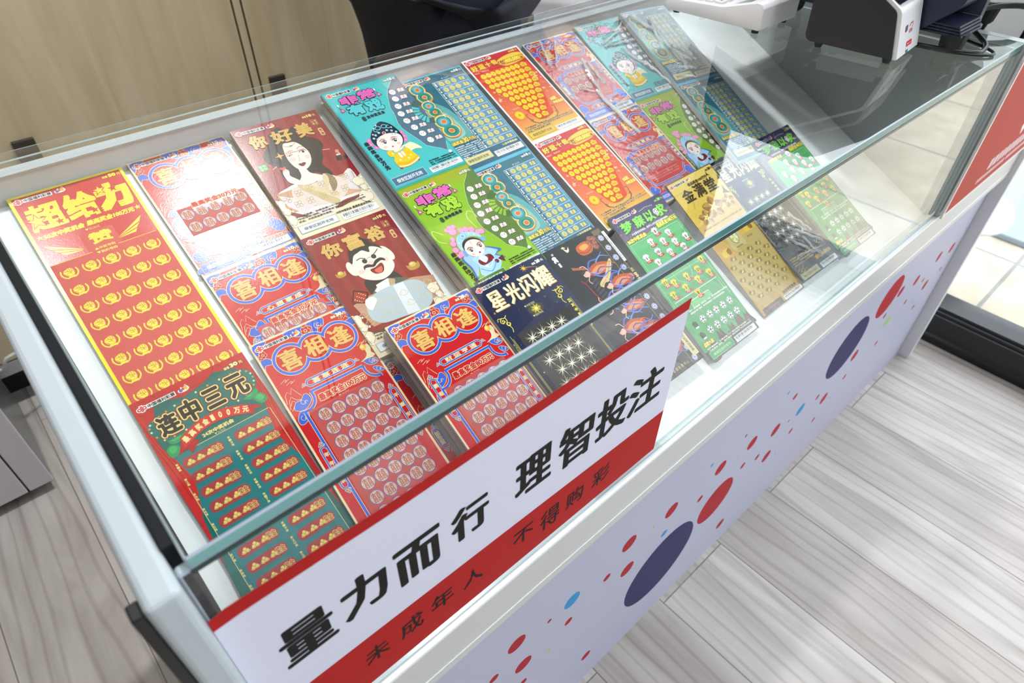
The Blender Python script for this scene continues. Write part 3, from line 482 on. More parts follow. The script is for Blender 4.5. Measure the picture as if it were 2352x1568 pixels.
def opera(green):
    a = Art(); B = '#8dbb2c' if green else '#4fbcbd'; D = '#5c7a34' if green else '#496b80'; dk = '#6aa53c' if green else '#3d9fa4'
    a.rect(0, 0, TW, 153.5, dk, 0); a.rect(2, 2, TW-2, 153.5-2, B, 1); 
    if green: a.grad(2, 2, TW-2, 26, '#a9a92c', '#8dbb2c', 2)
    oy = 4 if green else 0
    a.part('scratch_area')
    P = [(102,4),(91,9+oy),(79,20+oy),(73,29+oy),(69,38+oy),(65.3,46+oy),(64.4,55+oy),(62,64+oy),(60,70+oy),(60,80+oy),(63,88+oy),(68,100+oy),(71.7,112+oy),(78,117+oy),(84.7,121.5+oy),(92,128+oy),(98,116+oy),(101.6,108+oy)]
    a.poly(P, D, 3); a.stroke(P[1:-1], .5, '#b8d8cf' if not green else '#c3dd8e', 4, False)
    a.arc(108, 66, 17, 100, 260, 9, '#3f5a5a' if not green else '#4c6a2f', 4, 16)
    for k in range(6): t = math.radians(128+16*k); a.poly([(108+r*math.cos(t+d), 66+r*math.sin(t+d)) for r, d in ((12,-.09),(21,-.09),(21,.11),(12,.11))] if 108+21*math.cos(t) < 101 else [(97,66),(97.1,66),(97,66.1)], B, 5)
    off = 8.3 if green else 0
    for i, (x, y) in enumerate([(82,25.7),(79.3,36.5),(75.5,47.9),(72,59.4),(72,71.3),(74.8,83.2),(78.4,94.8),(81.6,106.8)]):
        if green: x -= 1.2+.15*i; y += off+.1*i
        a.ell(x, y, 4.3, '#efe2e0', 6, 4.1); a.ell(x-.2, y+.2, 4.0, '#f3eeec', 7, 3.8, 16)
        a.stroke([(x-3,y-1.8),(x-.8,y-.6)], .5, '#b96a5a', 8, False); a.stroke([(x+.8,y-.6),(x+3,y-1.8)], .5, '#b96a5a', 8, False); a.ell(x-1.5, y-.1, .6, '#3a3038', 8, .4, 8); a.ell(x+1.5, y-.1, .6, '#3a3038', 8, .4, 8); a.ell(x, y+2, .5, '#b04a4a', 8, .4, 8)
        a.otxt('奖金', x+7.5, y-3.1, x+17, y+2.9, '#f2dcda', '#3a2a30', 7, .35, .55, n=6, sh=.15)
    a.part('ticket'); hdr(a, '10', '#f4f4ee', px=(82, 98.5), L=9, out='#3c4a3c', y=-.5+(3.5 if green else 0))
    a.part('title_lettering'); y0 = (5.2 if green else 0); x0 = -2.5 if green else 0; P1, P2 = '#e069b4', ('#a7d33a' if green else '#5fc6cc')
    def tl(ch, x0, y0, x1, y1, c):
        a.txt(ch, x0-1, y0-1, x1+1, y1+1, '#23282e', 10, 1.9, 1.8, n=10); a.txt(ch, x0, y0, x1, y1, c, 11, .95, .85, sq=True)
    tl('非', 14+x0, 12.5+y0, 37+x0, 26+y0, P1); tl('常', 39.5+x0, 10.5+y0, 61.5+x0, 25+y0, P1); tl('有', 15.5+x0, 27+y0, 37+x0, 43+y0, P2); tl('戏', 39+x0, 26.5+y0, 60+x0, 45+y0, P2)
    for x in (31, 36, 41, 46, 50): a.ell(x+x0, 26+y0-.2*(x-31), 1.7, '#23282e', 12); a.ell(x+x0, 26+y0-.2*(x-31), 1.2, '#ea7fbf', 13)
    for x, y, r in ((10.5,30,-20), (65,21.5,8)): a.poly([(x+x0-3.4,y+y0+4),(x+x0+3.6,y+y0+3),(x+x0-1,y+y0-3)], '#b5487a', 10); a.poly([(x+x0-2,y+y0+2.8),(x+x0+1.6,y+y0+2.4),(x+x0-.8,y+y0-.6)], '#e6bccd', 11); a.stroke([(x+x0-1.6,y+y0+5),(x+x0-1.6,y+y0-7)], .8, '#b5487a', 10, False); a.ell(x+x0-1.6, y+y0-7, .9, '#f6eef2', 11, 2)
    a.txt('8', 24+x0, 47+y0, 29+x0, 54+y0, '#2c4a48' if not green else '#33501c', 10, .5)
    for i, ch in enumerate('次中奖机会'): a.txt(ch, 30.5+5*i+x0, 47.6+y0-.5*i*.3, 35+5*i+x0, 52.4+y0-.5*i*.3, '#26303a', 10, .35)
    a.part('ticket')
    yv = 82 if not green else 97
    for i, (ch, h) in enumerate(zip('最高奖金10万元', (5.5,5.5,5.5,5.5,5,5,6.5,6.5))):
        if ch == '0': continue
        t = '10' if ch == '1' else ch; a.txt(t, 4.5+(.4*i), yv, 10.5+(.4*i), yv+h, '#26333a' if not green else '#24341a', 9, .5); yv += h+.7
    a.part('doll_print'); K = '#22262e'; SK = '#f6e4dc'
    if not green:
        for x, y in ((13,81),(12,87),(15.5,93),(55,84),(55.5,90),(53.5,95.5)): 
            for k in range(5): t = 1.257*k; a.ell(x+1.7*math.cos(t), y+1.7*math.sin(t), 1.6, '#e57cb8', 5, n=8)
            a.ell(x, y, 1, '#f4b2d4', 6, n=8)
        a.blob([(42.5,61),(36,62),(29,66),(22,72),(16.5,79),(15.5,86),(18,94),(26,101),(38,104),(48,99),(53,92),(54,84),(53,76),(50,68)], K, 7)
        a.blob([(18,92),(20,86),(26,81),(34,79.5),(42,80),(49,83),(52,88),(50,95),(44,101),(36,104.5),(27,102.5),(20,98)], SK, 8)
        for x, y, s in ((28.2,90,1), (41.3,91.6,1)): a.ell(x, y, 3.1, '#fbf7f4', 9, 2.5); a.ell(x+.3, y, 1.9, '#39424a', 10, 2.2); a.ell(x+.8, y-.7, .7, '#ffffff', 11); a.arc(x, y, 3.2, 190, 350, .7, K, 11, 8, 2.6); a.ell(x-1, y-3.4, 4, '#efb0a4', 9, 1.4, rot=-12)
        a.stroke([(23,86.5),(27.5,84.6),(31,86)], .6, '#8d3a34', 11); a.stroke([(38.5,87),(42,86),(46,88.5)], .6, '#8d3a34', 11)
        a.ell(33.6, 98.6, 1.3, '#c8363c', 10, .9); a.ell(25, 96.5, 2.4, '#f2c4ba', 9, 1.6); a.ell(43, 97, 2.4, '#f2c4ba', 9, 1.6)
        for x, y in ((20,80.5),(24.5,77),(30,75),(41,75),(46,77.6),(50,81)): a.ell(x, y, 1.9, '#2f6f96', 9); a.ell(x, y, 1.4, '#b4d2df', 10)
        a.ell(35.5, 77.5, 2.2, '#efe4e0', 10); a.ell(35.5, 77.5, 1.6, '#bf2326', 11)
        for x, y in ((23,83.5),(26.5,82.2),(43.5,82.4),(47,84)): a.ell(x, y, 1.1, '#e8f2f4', 10, 1.5); a.ell(x, y, .5, K, 11, .7)
        for sx in (-1, 1): a.arc(37+sx*4.2, 68.5, 3.3, 0, 360, 1, '#6cc8e2', 9, 14, 2.6); a.arc(37+sx*8.5, 70.5, 2.2, 40, 320, .9, '#6cc8e2', 9)
        for x, y in ((22,75),(48.5,73),(28,67.5),(33,64)): a.star(x, y, 1.5, '#f4f6f6', 9, 5, .4)
        a.blob([(29,105),(40,102),(50,101),(58,101),(65,113),(57,111),(49,112),(46,108),(38,112),(28,114)], '#f3e7bd', 6)
        a.blob([(22,104),(27,102),(31,107),(40,106),(47,105),(51,114),(53,124),(46,128),(34,130),(24,128),(23,118),(26,113),(22,110)], '#efc526', 7); a.blob([(24,121),(34,124),(44,123),(52.5,120.5),(53,125),(45,128.6),(34,130.5),(24,128.4)], '#e9b320', 8)
        a.stroke([(24,126.6),(34,128.7),(45,126.8),(52.6,123.6)], 1.6, '#f7ecc4', 9); a.stroke([(29,103.5),(32,109),(41,107),(47,103.5)], 1.6, '#8fb8c0', 9); a.rr(33, 109, 36, 117, 1.4, '#f6efe6', 9); a.rr(37.6, 108.6, 40.4, 116, 1.4, '#f6efe6', 9)
        for x, y in ((27,108),(30,119),(46,117),(41,120)): a.ell(x, y, 1.5, '#f8e38c', 9, n=8)
        a.ell(49.5, 126.6, 2.4, '#9a3a26', 6, 1.3); a.ell(25, 129.6, 2, '#9a3a26', 6, 1.2)
    else:
        a.stroke([(13,73),(5,64),(-1+3,68),(3,78),(10,84)], 1, '#cfdf7a', 5); a.stroke([(54,82),(52,66),(57,58.5),(62,61),(63.4,70)], 1, '#cfdf7a', 5)
        for P in ([(12,108),(24,106),(26,118),(20,130),(12,138),(14,124)], [(44,106),(56,112),(62,118),(52,120),(60,128),(46,126)]): a.blob(P, '#4b6fb6', 5, 3); a.blob([(x*.85+4.5, y*.9+11) for x, y in P], '#9fc6e8', 6, 3)
        for x, y, r in ((25,74,5.5),(20,70,3),(25,68,3),(30,69,3),(35,77,4),(41,78,4),(47,81,4),(16,88,4),(13.5,96,4),(17,103,4),(19,83,3.2),(52,87,3.6),(56,88,4),(13,104,3)): a.ell(x, y, r, '#d8639e', 6, n=14); a.ell(x-.3, y-.4, r*.86, '#ef9cc4', 7, n=14)
        a.blob([(20,104),(18,96),(20,88),(25,82),(32,79.5),(40,81),(47,85),(51,91),(51,98),(47,92),(40,88),(32,88),(25,92),(22,99)], '#9ccdf0', 8); a.ell(31.5, 84, 4.6, '#7cb4e2', 9, 4.2); a.ell(31.5, 84, 3.5, '#b4dbf5', 10, 3.2); a.txt('寿', 29.6, 82, 33.4, 86.2, '#5b94c8', 11, .1, n=4)
        for x, y in ((40,84),(45,87.5),(22.5,90),(21,97)): a.ell(x, y, 1.3, '#ecdf7a', 10)
        a.blob([(18.5,104),(20,100),(24,101),(23,107),(19,108)], '#6fa8dc', 9); a.blob([(48,95),(52,94),(54,98),(50,101)], '#6fa8dc', 9)
        a.blob([(22,103),(23,95),(28,90),(35,88.5),(42,90.5),(47,96),(47.5,104),(44,110),(37,114),(29,113),(24,109)], K, 8); a.blob([(22.6,104),(24,97.5),(29,93),(35,91.6),(41.5,93.4),(46,98),(47,104.5),(43.6,110),(37,113.6),(29,112.6),(24.4,109)], SK, 9)
        for x, y in ((29,104), (42,103.4)): a.ell(x, y, 2.6, '#fbf7f4', 10, 2.1); a.ell(x+.3, y, 1.7, '#33383e', 11, 1.9); a.ell(x+.8, y-.7, .6, '#ffffff', 12); a.arc(x, y, 2.9, 190, 350, .6, K, 12, 8, 2.3); a.ell(x, y-3, 3.2, '#f0b6a8', 10, 1.2)
        a.stroke([(25,101),(29,99.4),(33,101.4)], .8, '#7a3a30', 12); a.stroke([(38.5,101),(42.4,98.8),(46,99.6)], .8, '#7a3a30', 12); a.ell(36.4, 110, 1.2, '#7a2a26', 11, 1.2); a.ell(28, 109, 2, '#f0bdb0', 10, 1.4); a.ell(44, 108, 2, '#f0bdb0', 10, 1.4); a.poly([(33.6,93),(35.4,93),(34.8,101)], '#eebba8', 10)
        a.blob([(22,114),(30,112),(40,112),(50,110),(54,118),(47,122),(52,130),(44,138),(36,142),(26,140),(20,134),(24,124)], '#a9d3f0', 8); a.blob([(28,118),(44,116),(46,124),(30,126)], '#7a2430', 9); a.stroke([(24,128),(34,136),(46,128)], 1, '#5f9bd2', 10); a.stroke([(26,124),(35,131),(45,124)], .8, '#e4f2fb', 10); a.blob([(30,116),(36,114),(40,120),(34,124)], '#d8ecf8', 10); a.ell(47, 128, 2.6, '#7a2430', 9); a.ell(33, 128, 2, SK, 11, 1.6); a.poly([(30,140),(34,146),(38,141)], '#7fb6e6', 7); a.poly([(50,126),(58,124),(56,133)], '#6a2a2e', 7)
    a.part('ticket')
    rules(a, ['刮开覆盖膜，如果刮出“脸谱”', '图符，即可获得该图符右侧所对应的', '奖金，中奖奖金兼中兼得。 (4-2)'], 60, 132.4, 97, 2.9, 2.1, '#24464a' if not green else '#2f4a1a', 8)
    a.ell(93.5, 130.5, 2.2, '#e9f1ee', 8, 2)
    sec(a, 4, 137.8, 48.4, 149.4, '#4f7590' if not green else '#567a36', '#e8f0f2', 8, '#c8dde0'); bars(a, 54, 142, 99, 149.8, 'J0795-23037-0080824-108-3', 9); return a
def eights():
    a = Art(); a.rect(0, 0, TW, 153.5, '#5fb2cf'); a.grad(1.6, 2.2, TW-1.8, 151, '#2f6c7c', '#2d5f78', 2, 8)
    a.blob([(2,50),(20,40),(40,60),(46,100),(30,112),(2,104)], '#5fa3a4', 3); a.blob([(4,58),(18,50),(34,68),(38,96),(26,104),(4,98)], '#8fbfb4', 4)
    hdr(a, '10', '#f4f4f0', px=(82, 98.3), L=9, out='#27424a', y=-.6)
    a.part('title_print')
    for i, (x, y, k, ro) in enumerate(((20.2,25,1.0,-8), (18.3,51.5,.86,-8), (21,82,1.15,-4))):
        q = lambda u, v: (x+k*(u*math.cos(math.radians(ro))-v*math.sin(math.radians(ro))), y+k*(u*math.sin(math.radians(ro))+v*math.cos(math.radians(ro))))
        for g, c, l in ((3.3, '#8c5a1c', 6), (2.8, '#e6b93a', 7), (1.5, '#f3ead0', 8), (.9, '#3d8f86', 9)):
            for v in (-6.8, 6.8): X, Y = q(0, v); a.ell(X, Y, (8.4+g)*k, c, l+3*i, (7+g)*k, 28)
        for v, c in ((-6.8, '#58a9bd'), (6.8, '#2f7d5c')):
            X, Y = q(0, v); a.ell(X, Y, 6.6*k, c, 10+3*i, 5.4*k, 24); a.ell(X, Y, 3.7*k, '#e9e2c8', 11+3*i, 3.2*k, 18); a.ell(X, Y, 3.2*k, '#d9772c', 12+3*i, 2.7*k, 18)
        X, Y = q(6, -14); a.star(X, Y, 5*k, '#fbf6dc', 20, 4, .12)
        a.arc(x, y+6.8*k, 10.4*k, 20, 120, 1.0, '#e0702c', 8+3*i, 10, 9.2*k)
    a.part('scratch_area'); ys = 15; dy = 10.45
    a.rect(45, ys, 98, ys+dy*11, '#5c93b4', 5)
    for r in range(11):
        y = ys+dy*r; a.rect(45, y, 50.6, y+dy, '#2c5a68', 6); a.rect(45, y-.25, 98, y+.25, '#e8f0f2', 8)
        for i, ch in enumerate('第%s局' % ('一','二','三','四','五','六','七','八','九','十','十一')[r]): a.txt(ch, 46.4, y+1+2.5*i, 49, y+3.2+2.5*i, '#f0f4f4', 8, .1, n=4)
        for x in (57, 67, 77): a.ell(x, y+5.4, 4.2, '#7d6a26', 7, 4); a.ell(x-.3, y+5.1, 4.1, '#d8cf8c', 8, 3.9); a.ell(x-.3, y+5.1, 3.1, '#c5b968', 9, 2.9); a.ell(x-.3, y+5.1, 2.7, '#ddd596', 10, 2.5); a.txt('囍', x-1.8, y+3.4, x+1.2, y+6.8, '#a99a48', 11, 0)
        a.otxt('奖金', x+8.4, y+2, x+17.5, y+8.4, '#e3d78a', '#3b4a48', 7, .3, .4, n=6)
    a.rect(45, ys+dy*11-.25, 98, ys+dy*11+.25, '#e8f0f2', 8); a.rect(44.7, ys, 45.2, ys+dy*11, '#e8f0f2', 8); a.rect(97.8, ys, 98.3, ys+dy*11, '#e8f0f2', 8)
    a.part('ticket'); a.txt('▼ 玩法区', 62, 11, 74, 13.4, '#cfdde2', 8)
    a.otxt('最高奖金', 4, 106.5, 25, 112, '#f0cf4e', '#3a3a20', 9, .3, .4, n=6); a.otxt('30', 25.4, 104.5, 33.6, 112.6, '#f0cf4e', '#3a3a20', 9, .5, .4, n=6); a.otxt('万元', 34, 106.8, 44, 112, '#f0cf4e', '#3a3a20', 9, .3, .4, n=6)
    rules(a, ['刮开覆盖膜，在同一局游戏中', '如果出现3个相同的图符，即可获', '得该局右侧所对应的奖金；如果', '刮出任意一个“8”图符，即可', '获得该局奖金的两倍。共有', '11局游戏，中奖奖金兼中', '兼得。 (1-1)'], 8, 114.5, 44, 2.9, 2.1, '#cfe0e6', 8)
    a.txt('11次中奖机会', 71, 132.2, 96, 135.6, '#e9dc96', 9, .2, n=6)
    sec(a, 6, 134, 48.6, 144.6, '#d9cd97', '#6a6238', 9); bars(a, 52.6, 138.6, 98, 147.4, 'J0776-22171-0001698-100-3', 10); return a
def pot():
    a = Art(); a.rect(0, 0, TW, 153.5, '#eef0ef'); a.grad(2.4, 2.6, TW-2.4, 150.6, '#c8191d', '#e58a24', 2, 16); a.grad(2.4, 108, TW-2.4, 150.6, '#dc6a24', '#ecc23a', 3, 10)
    for k in range(-5, 6): a.poly([(50,116),(50+k*16-3,40+abs(k)*9),(50+k*16+3,40+abs(k)*9)], '#e06a2a' if k % 2 else '#dd5526', 3) if 0 < abs(k) < 3 else None
    hdr(a, '10', '#f2d35c', px=(80, 96), L=9, y=-.4)
    a.part('title_lettering')
    for ch, bx in zip('好运十倍', ((4.5,12.5,15.5,22), (17,12.5,28,22), (29.5,12,39.5,21), (41,11.5,51,20.5))): a.otxt(ch, *bx, '#f0c62e', '#7c150f', 8, .6, .5)
    a.blob([(50,18),(62,12),(86,9.5),(99,14),(96,24),(80,27),(58,27)], '#f0c63a', 5); a.poly([(52,17),(98,16),(99,18.6),(97.4,20),(98.6,25),(52,25),(53.4,22),(51,20)], '#b8391a', 6); a.poly([(53,17.8),(97,16.9),(97.6,24.2),(53,24.3)], '#e8b820', 7)
    a.otxt('最高', 54.5, 17.8, 61, 20.6, '#8a1a10', '#f4df86', 8, .15, .25, n=6); a.otxt('奖金', 54.5, 21, 61, 23.8, '#8a1a10', '#f4df86', 8, .15, .25, n=6); a.otxt('400,000', 62.5, 16.6, 90, 24.4, '#f6e23a', '#a8260f', 8, .6, .5); a.txt('元', 91.5, 20, 95.5, 23.8, '#8a1a10', 9, .3)
    a.part('ticket'); a.txt('▼赢奖区', 4, 25, 13, 27, '#f4e2c0', 6); a.txt('▼我的号码', 17, 24.6, 29, 26.8, '#f4e2c0', 6)
    a.part('scratch_area')
    a.blob([(12,29),(50,28),(92,29),(93,42),(86,70),(74,104),(66,124),(40,124),(30,100),(16,66),(8,42)], '#d94a22', 5, 3)
    xs = [(13.6,74.9,8), (13.5,76,8), (13.2,75.6,8), (17.8,73.5,7), (22.2,68.6,6), (26,63.4,5), (30.1,58.8,4), (34.6,52.4,3), (39.1,47.4,2), (43,43,1)]
    for r, (x0, x1, n) in enumerate(xs):
        y = 33.8+9.45*r
        for k in range(n): x = x0+(x1-x0)*k/max(n-1, 1); a.ell(x, y, 4.3, '#c99a16', 6, 4.2, 16); a.ell(x-.2, y-.2, 4.1, '#f0cf28', 7, 4, 16); a.rect(x-1.1, y-1.1, x+.9, y+.9, '#c79c1c', 8); a.rect(x-.6, y-.6, x+.4, y+.4, '#e9c328', 9)
        x = (86.2, 86.6, 87, 84.5, 79.6, 74.6, 70, 64, 58.8, 54.3)[r]; a.poly([(x-5.6,y-1.6),(x-3,y-2.4),(x-2,y-4.2),(x+2,y-4.2),(x+3,y-2.4),(x+5.6,y-1.6),(x+4.6,y+3.4),(x-4.6,y+3.4)], '#ecc826', 7); a.txt('奖金', x-3.2, y-1.4, x+3.2, y+1.8, '#b8901c', 8, .08, n=4)
    a.ell(16.6, 108.5, 7, '#c99a16', 7); a.ell(16.4, 108.2, 6.7, '#f2d02a', 8); a.ell(16.4, 108.2, 5.4, '#d9b322', 9); a.ell(16.4, 108.2, 5, '#f0cd2a', 10); a.rect(14.6, 106.4, 18.2, 110, '#c79c1c', 11)
    a.part('ticket'); a.txt('▼中奖号码', 14, 95.5, 25, 97.6, '#f4e2c0', 6)
    a.blob([(26,119),(34,123),(50,124.5),(68,123),(76,119),(74,126),(62,131),(40,131),(28,126)], '#8a4a14', 5); a.blob([(30,122),(50,126.5),(72,122),(68,128),(50,130.5),(34,128)], '#d9a02a', 6); a.stroke([(27,120),(25,112),(29,111)], 1.4, '#8a4a14', 6); a.stroke([(75,120),(77,112),(73,111)], 1.4, '#8a4a14', 6)
    rnd = random.Random(9)
    for k in range(34):
        sd = k % 2; t = rnd.random(); x = (4+14*rnd.random()+10*t*0) if sd else 84+14*rnd.random(); y = 60+42*t if sd else 52+40*t; a.star(x, y, rnd.choice((.8, 1.2, 2, 3)), '#f6dd86', 6, 4, .22)
    a.star(89, 58, 4.6, '#fff2cc', 7, 4, .16); a.star(9, 76, 4.2, '#fff2cc', 7, 4, .16)
    a.otxt('10次', 80, 98, 91, 104.5, '#f4dc4a', '#b8571a', 7, .5, .4); a.otxt('中奖机会', 80, 105.5, 98, 111, '#f4dc4a', '#b8571a', 7, .3, .4)
    rules(a, RUL, 8, 129, 96, 3.1, 2.3, '#4a3410', 8, out='#f2dc9a')
    sec(a, 5.8, 138, 50.4, 148.8, '#dfb73a', '#7a5a18', 8, '#8a6a1c'); bars(a, 53.4, 142.4, 98, 150, 'J0793-22171-0100540-126-3', 9); return a
def spark(a, x, y, r, L=10, c='#fbf8e6'):
    a.star(x, y, r, '#d8cf9a', L, 4, .06, 25); a.star(x, y, r*.72, '#e9e4c4', L, 4, .08, -20); a.star(x, y, r*.8, c, L+1, 6, .12, 10); a.ell(x, y, r*.16, '#ffffff', L+2, n=10)
def swirl(a, x, y, sx, sy, c, L=8):
    f = lambda P: [(x+u*sx, y+v*sy) for u, v in P]
    a.stroke(f([(0,0),(4,2),(8,1),(11,4),(9,7),(6,5),(9,3)]), .9, c, L); a.stroke(f([(3,1.5),(3,6),(6,9),(4,12),(1,10),(3,8)]), .9, c, L); a.stroke(f([(8,1),(12,0),(14,3)]), .7, c, L); a.stroke(f([(4,11),(3,16),(5,20)]), .8, c, L); a.arc(x+7*sx, y+5*sy, 1.5, 0, 300, .6, c, L); a.arc(x+3.5*sx, y+9.5*sy, 1.5, 0, 300, .6, c, L)
def starlight():
    a = Art(); a.rect(0, 0, TW, 215, '#1f2748'); a.grad(0, 60, TW, 215, '#1f2748', '#2c2a2a', 1, 10)
    rnd = random.Random(5)
    for k in range(90): a.ell(rnd.uniform(2, 99), rnd.uniform(10, 205), rnd.choice((.3, .5, .9, 1.4)), rnd.choice(('#a07a2c', '#6f5a30', '#d3a544', '#4a4560')), 2, n=8)
    hdr(a, '20', '#f4f4f0', px=(81.6, 98), L=9, out='#1f2748', y=-.2)
    a.star(69.4, 6.5, 5, '#f0c050', 5, 8, .25); a.stroke([(70,6.5),(80,9),(90,14)], lambda t: 2.4*(1-t)+.2, '#8d6a30', 4)
    a.part('title_lettering')
    for ch, bx in zip('星光闪耀', ((8,14,27,37), (30,14,49.5,37.5), (52,13.5,70,38), (72,13,95,38.5))): a.txt(ch, bx[0]+.4, bx[1]+.5, bx[2]+.6, bx[3]+.8, '#b57a28', 8, .9, .65); a.txt(ch, *bx, '#e8dba6', 9, .8, .55); a.txt(ch, bx[0]+.3, bx[1]+.3, bx[2]-.3, bx[3]-.3, '#efe7c4', 10, .45, .3, n=4)
    a.star(17, 20, 2.4, '#2a2b3c', 11)
    a.part('scratch_area'); a.poly([(40,44),(62,44),(62,60),(84,60),(84,66),(88,150),(12,150),(14,68),(40,62)], '#2a2a48', 3); a.rect(12, 68, 90, 168, '#33302f', 4)
    a.ell(51, 53, 10, '#4a4634', 5, 6); a.ell(51, 53, 6, '#8d8438', 6, 4); a.star(51, 53, 7, '#d8c84a', 7, 8, .3); a.ell(51, 53, 1.6, '#f8f0b0', 8)
    a.txt('▼中奖号码', 40, 44.5, 54, 47.2, '#e4d9a0', 8); a.txt('▼我的号码', 42, 58, 56, 60.8, '#e4d9a0', 8)
    for r in range(6):
        for c in range(4): x = 28+14*c+(6 if r % 2 else 0)-3; y = 79+14.8*r; a.stroke([(x-7,y+2),(x+7,y-3)], .5, '#b3a566', 6, False); a.stroke([(x+1,y),(x+3,y+13)], .4, '#8f8452', 6, False); spark(a, x, y, 10)
    a.part('ticket'); Y = '#e3d65a'
    swirl(a, 15, 44, -.9, 1.0, Y); swirl(a, 82, 44, 1.05, 1.0, Y); a.rect(94.2, 62, 94.6, 150, Y, 6); a.rect(95.6, 60, 96, 150, Y, 6); a.rect(3.6, 66, 4, 150, Y, 6); a.rect(5, 70, 5.4, 150, Y, 6)
    for i, ch in enumerate(('22', '次', '中', '奖', '机', '会')): a.txt(ch, 90.2, 61+6.4*i, 94, 65.4+6.4*i, Y, 8, .25, n=6)
    for i, ch in enumerate('玩法区▼'): a.txt(ch, .8, 75+3.2*i, 3, 77.6+3.2*i, '#d8ce8a', 8)
    rules(a, RUL+['共有22次中奖机会，中奖奖金兼中兼得。'], 8, 178, 74, 3.6, 2.6, '#c2a24a', 8); a.otxt('最高奖金100万元', 56, 193, 96, 199, '#e3b94a', '#3a2c10', 9, .3, .3); a.txt('(1-1)', 84, 186, 95, 189, '#c2a24a', 8)
    for k in range(4): a.arc(8+5*k, 200-2*(k % 2), 2.8, 0, 300, .7, '#cdb35a', 8); a.arc(80+5*k, 176+2*(k % 2), 2.8, 0, 300, .7, '#cdb35a', 8)
    sec(a, 5, 203.5, 49, 213, '#b7b07c', '#5a5430', 9); bars(a, 55, 205.5, 97, 213.5, 'J0784-23120-0004011-036-2', 10); return a
def night():
    a = Art(); LN = 205; a.rect(0, 0, TW, LN, '#17161a'); a.rect(84, 0, 96.5, LN, '#241f1c', 2)
    a.rect(83.4, 3, 83.9, LN-3, '#b59a62', 4); a.rect(96.4, 3, 96.9, LN-3, '#b59a62', 4); a.poly([(83.4,3),(97,3),(97,7),(90,12),(83.4,9)], '#6d5f45', 4)
    for k in range(13):
        x, y = 90.2, 16+15.2*k
        for q in range(8): t = math.pi*q/4; a.ell(x+2.8*math.cos(t), y+2.8*math.sin(t), 1.5, '#d9d4e2', 5, n=8); a.ell(x+2.8*math.cos(t), y+2.8*math.sin(t), .9, '#7a82b8', 6, n=8)
        a.ell(x, y, 2.2, '#e6e0ea', 6, n=12); a.ell(x, y, 1.2, '#5a66a8', 7, n=10)
    a.part('price_lettering')                        # this ticket is printed to be read from its left side
    a.tf = lambda u, v: (v, LN-u)
    a.txt('面值', LN-26, 12.4, LN-20, 15.8, '#ecece6', 6, .25); a.txt('20', LN-19, 9.6, LN-10, 16, '#ecece6', 6, .7); a.txt('元', LN-9, 12.6, LN-6, 15.8, '#ecece6', 6, .2); a.tf = None
    a.part('picture_print')
    a.blob([(32,6),(36,10),(40,7),(38,12),(34,13)], '#e9e4bc', 5); a.blob([(36,7),(33,4),(30,6)], '#d8d2a4', 5)
    a.blob([(50,12),(66,10),(72,18),(66,26),(52,26),(47,19)], '#c8581e', 5); a.blob([(53,14),(64,13),(66,18),(56,20)], '#f0a44a', 6); a.stroke([(48,20),(60,24),(70,20)], .8, '#6a2a10', 7)
    for x, y in ((70,14),(75,10),(78,17),(73,20),(80,12),(76,23)): a.ell(x, y, 5, '#6e3424', 4, 4); a.ell(x-.6, y-.6, 3.4, '#94503a', 5, 2.6); a.arc(x, y, 2, 0, 250, .5, '#c08a6a', 6)
    rnd = random.Random(11)
    def flyer(x, y, k, fl=1):
        q = lambda P: [(x+u*k, y+v*k*fl) for u, v in P]
        a.blob(q([(0,0),(8,-6),(20,-8),(34,-4),(40,4),(32,9),(18,8),(6,7)]), '#b84a1c', 7); a.blob(q([(6,1),(18,-4),(30,-1),(34,4),(20,5)]), '#e08a44', 8)
        for P, c, w in (([(2,-2),(12,-13),(26,-12),(38,-18)], '#4e63b4', 2.6), ([(6,4),(16,12),(30,10),(40,15)], '#5a72c4', 2.4), ([(20,-8),(32,-14),(44,-8)], '#7d92d8', 1.6), ([(10,6),(22,0),(36,6),(44,2)], '#3f4e9c', 1.8), ([(28,2),(38,-2),(46,6)], '#d86a2c', 1.6), ([(4,0),(14,6),(26,4)], '#8fa2e0', 1.2)): a.stroke(q(P), lambda t, w=w: w*k*(1-.6*t)+.2, c, 9)
        a.blob(q([(-8,-2),(-3,-4.5),(2,-2.5),(2,2.5),(-3,4),(-7,2.5)]), '#e9b7a4', 9); a.blob(q([(-9,-5),(-4,-7),(0,-5),(-3,-3),(-8,-1),(-11,-2)]), '#2a1f22', 10); a.stroke(q([(0,3),(-6,9),(-4,14)]), 1.2*k, '#e9b7a4', 10); a.stroke(q([(3,-4),(0,-11),(-6,-12)]), 1.2*k, '#e9b7a4', 10); a.ell(x-5*k, y+.3*k*fl, .5*k, '#8a2a2a', 11, n=6); a.ell(x-3*k, y-1.6*k*fl, .4*k, '#2a1a1c', 11, n=6)
    for x, y, k, f in ((40,48,.95,1), (57,74,.9,1), (34,92,.95,-1), (50,108,.8,1), (30,128,.9,1), (46,142,.85,-1), (36,168,.9,1), (56,176,.8,1)): flyer(x, y, k, f)
    a.blob([(44,66),(60,58),(78,44),(80,48),(64,64),(48,72)], '#d8b984', 8); a.stroke([(45,69),(62,61),(78,46)], .5, '#8a6a3a', 9); a.poly([(24,32),(42,40),(41,43),(24,36)], '#a85a34', 8)
    for k in range(6): a.poly([(34,60+5*k),(46,56+5*k),(46,59+5*k),(34,63+5*k)], '#39353c', 6)
    a.stroke([(24,52),(28,60),(30,76),(34,90),(42,96)], 1.4, '#a2281e', 7); a.stroke([(27,56),(36,54),(50,50)], .7, '#a2281e', 7)
    a.poly([(66,62),(70,62),(70,100),(66,100)], '#5a3a2a', 6)
    a.part('ticket'); a.tf = lambda u, v: (v, LN-u)
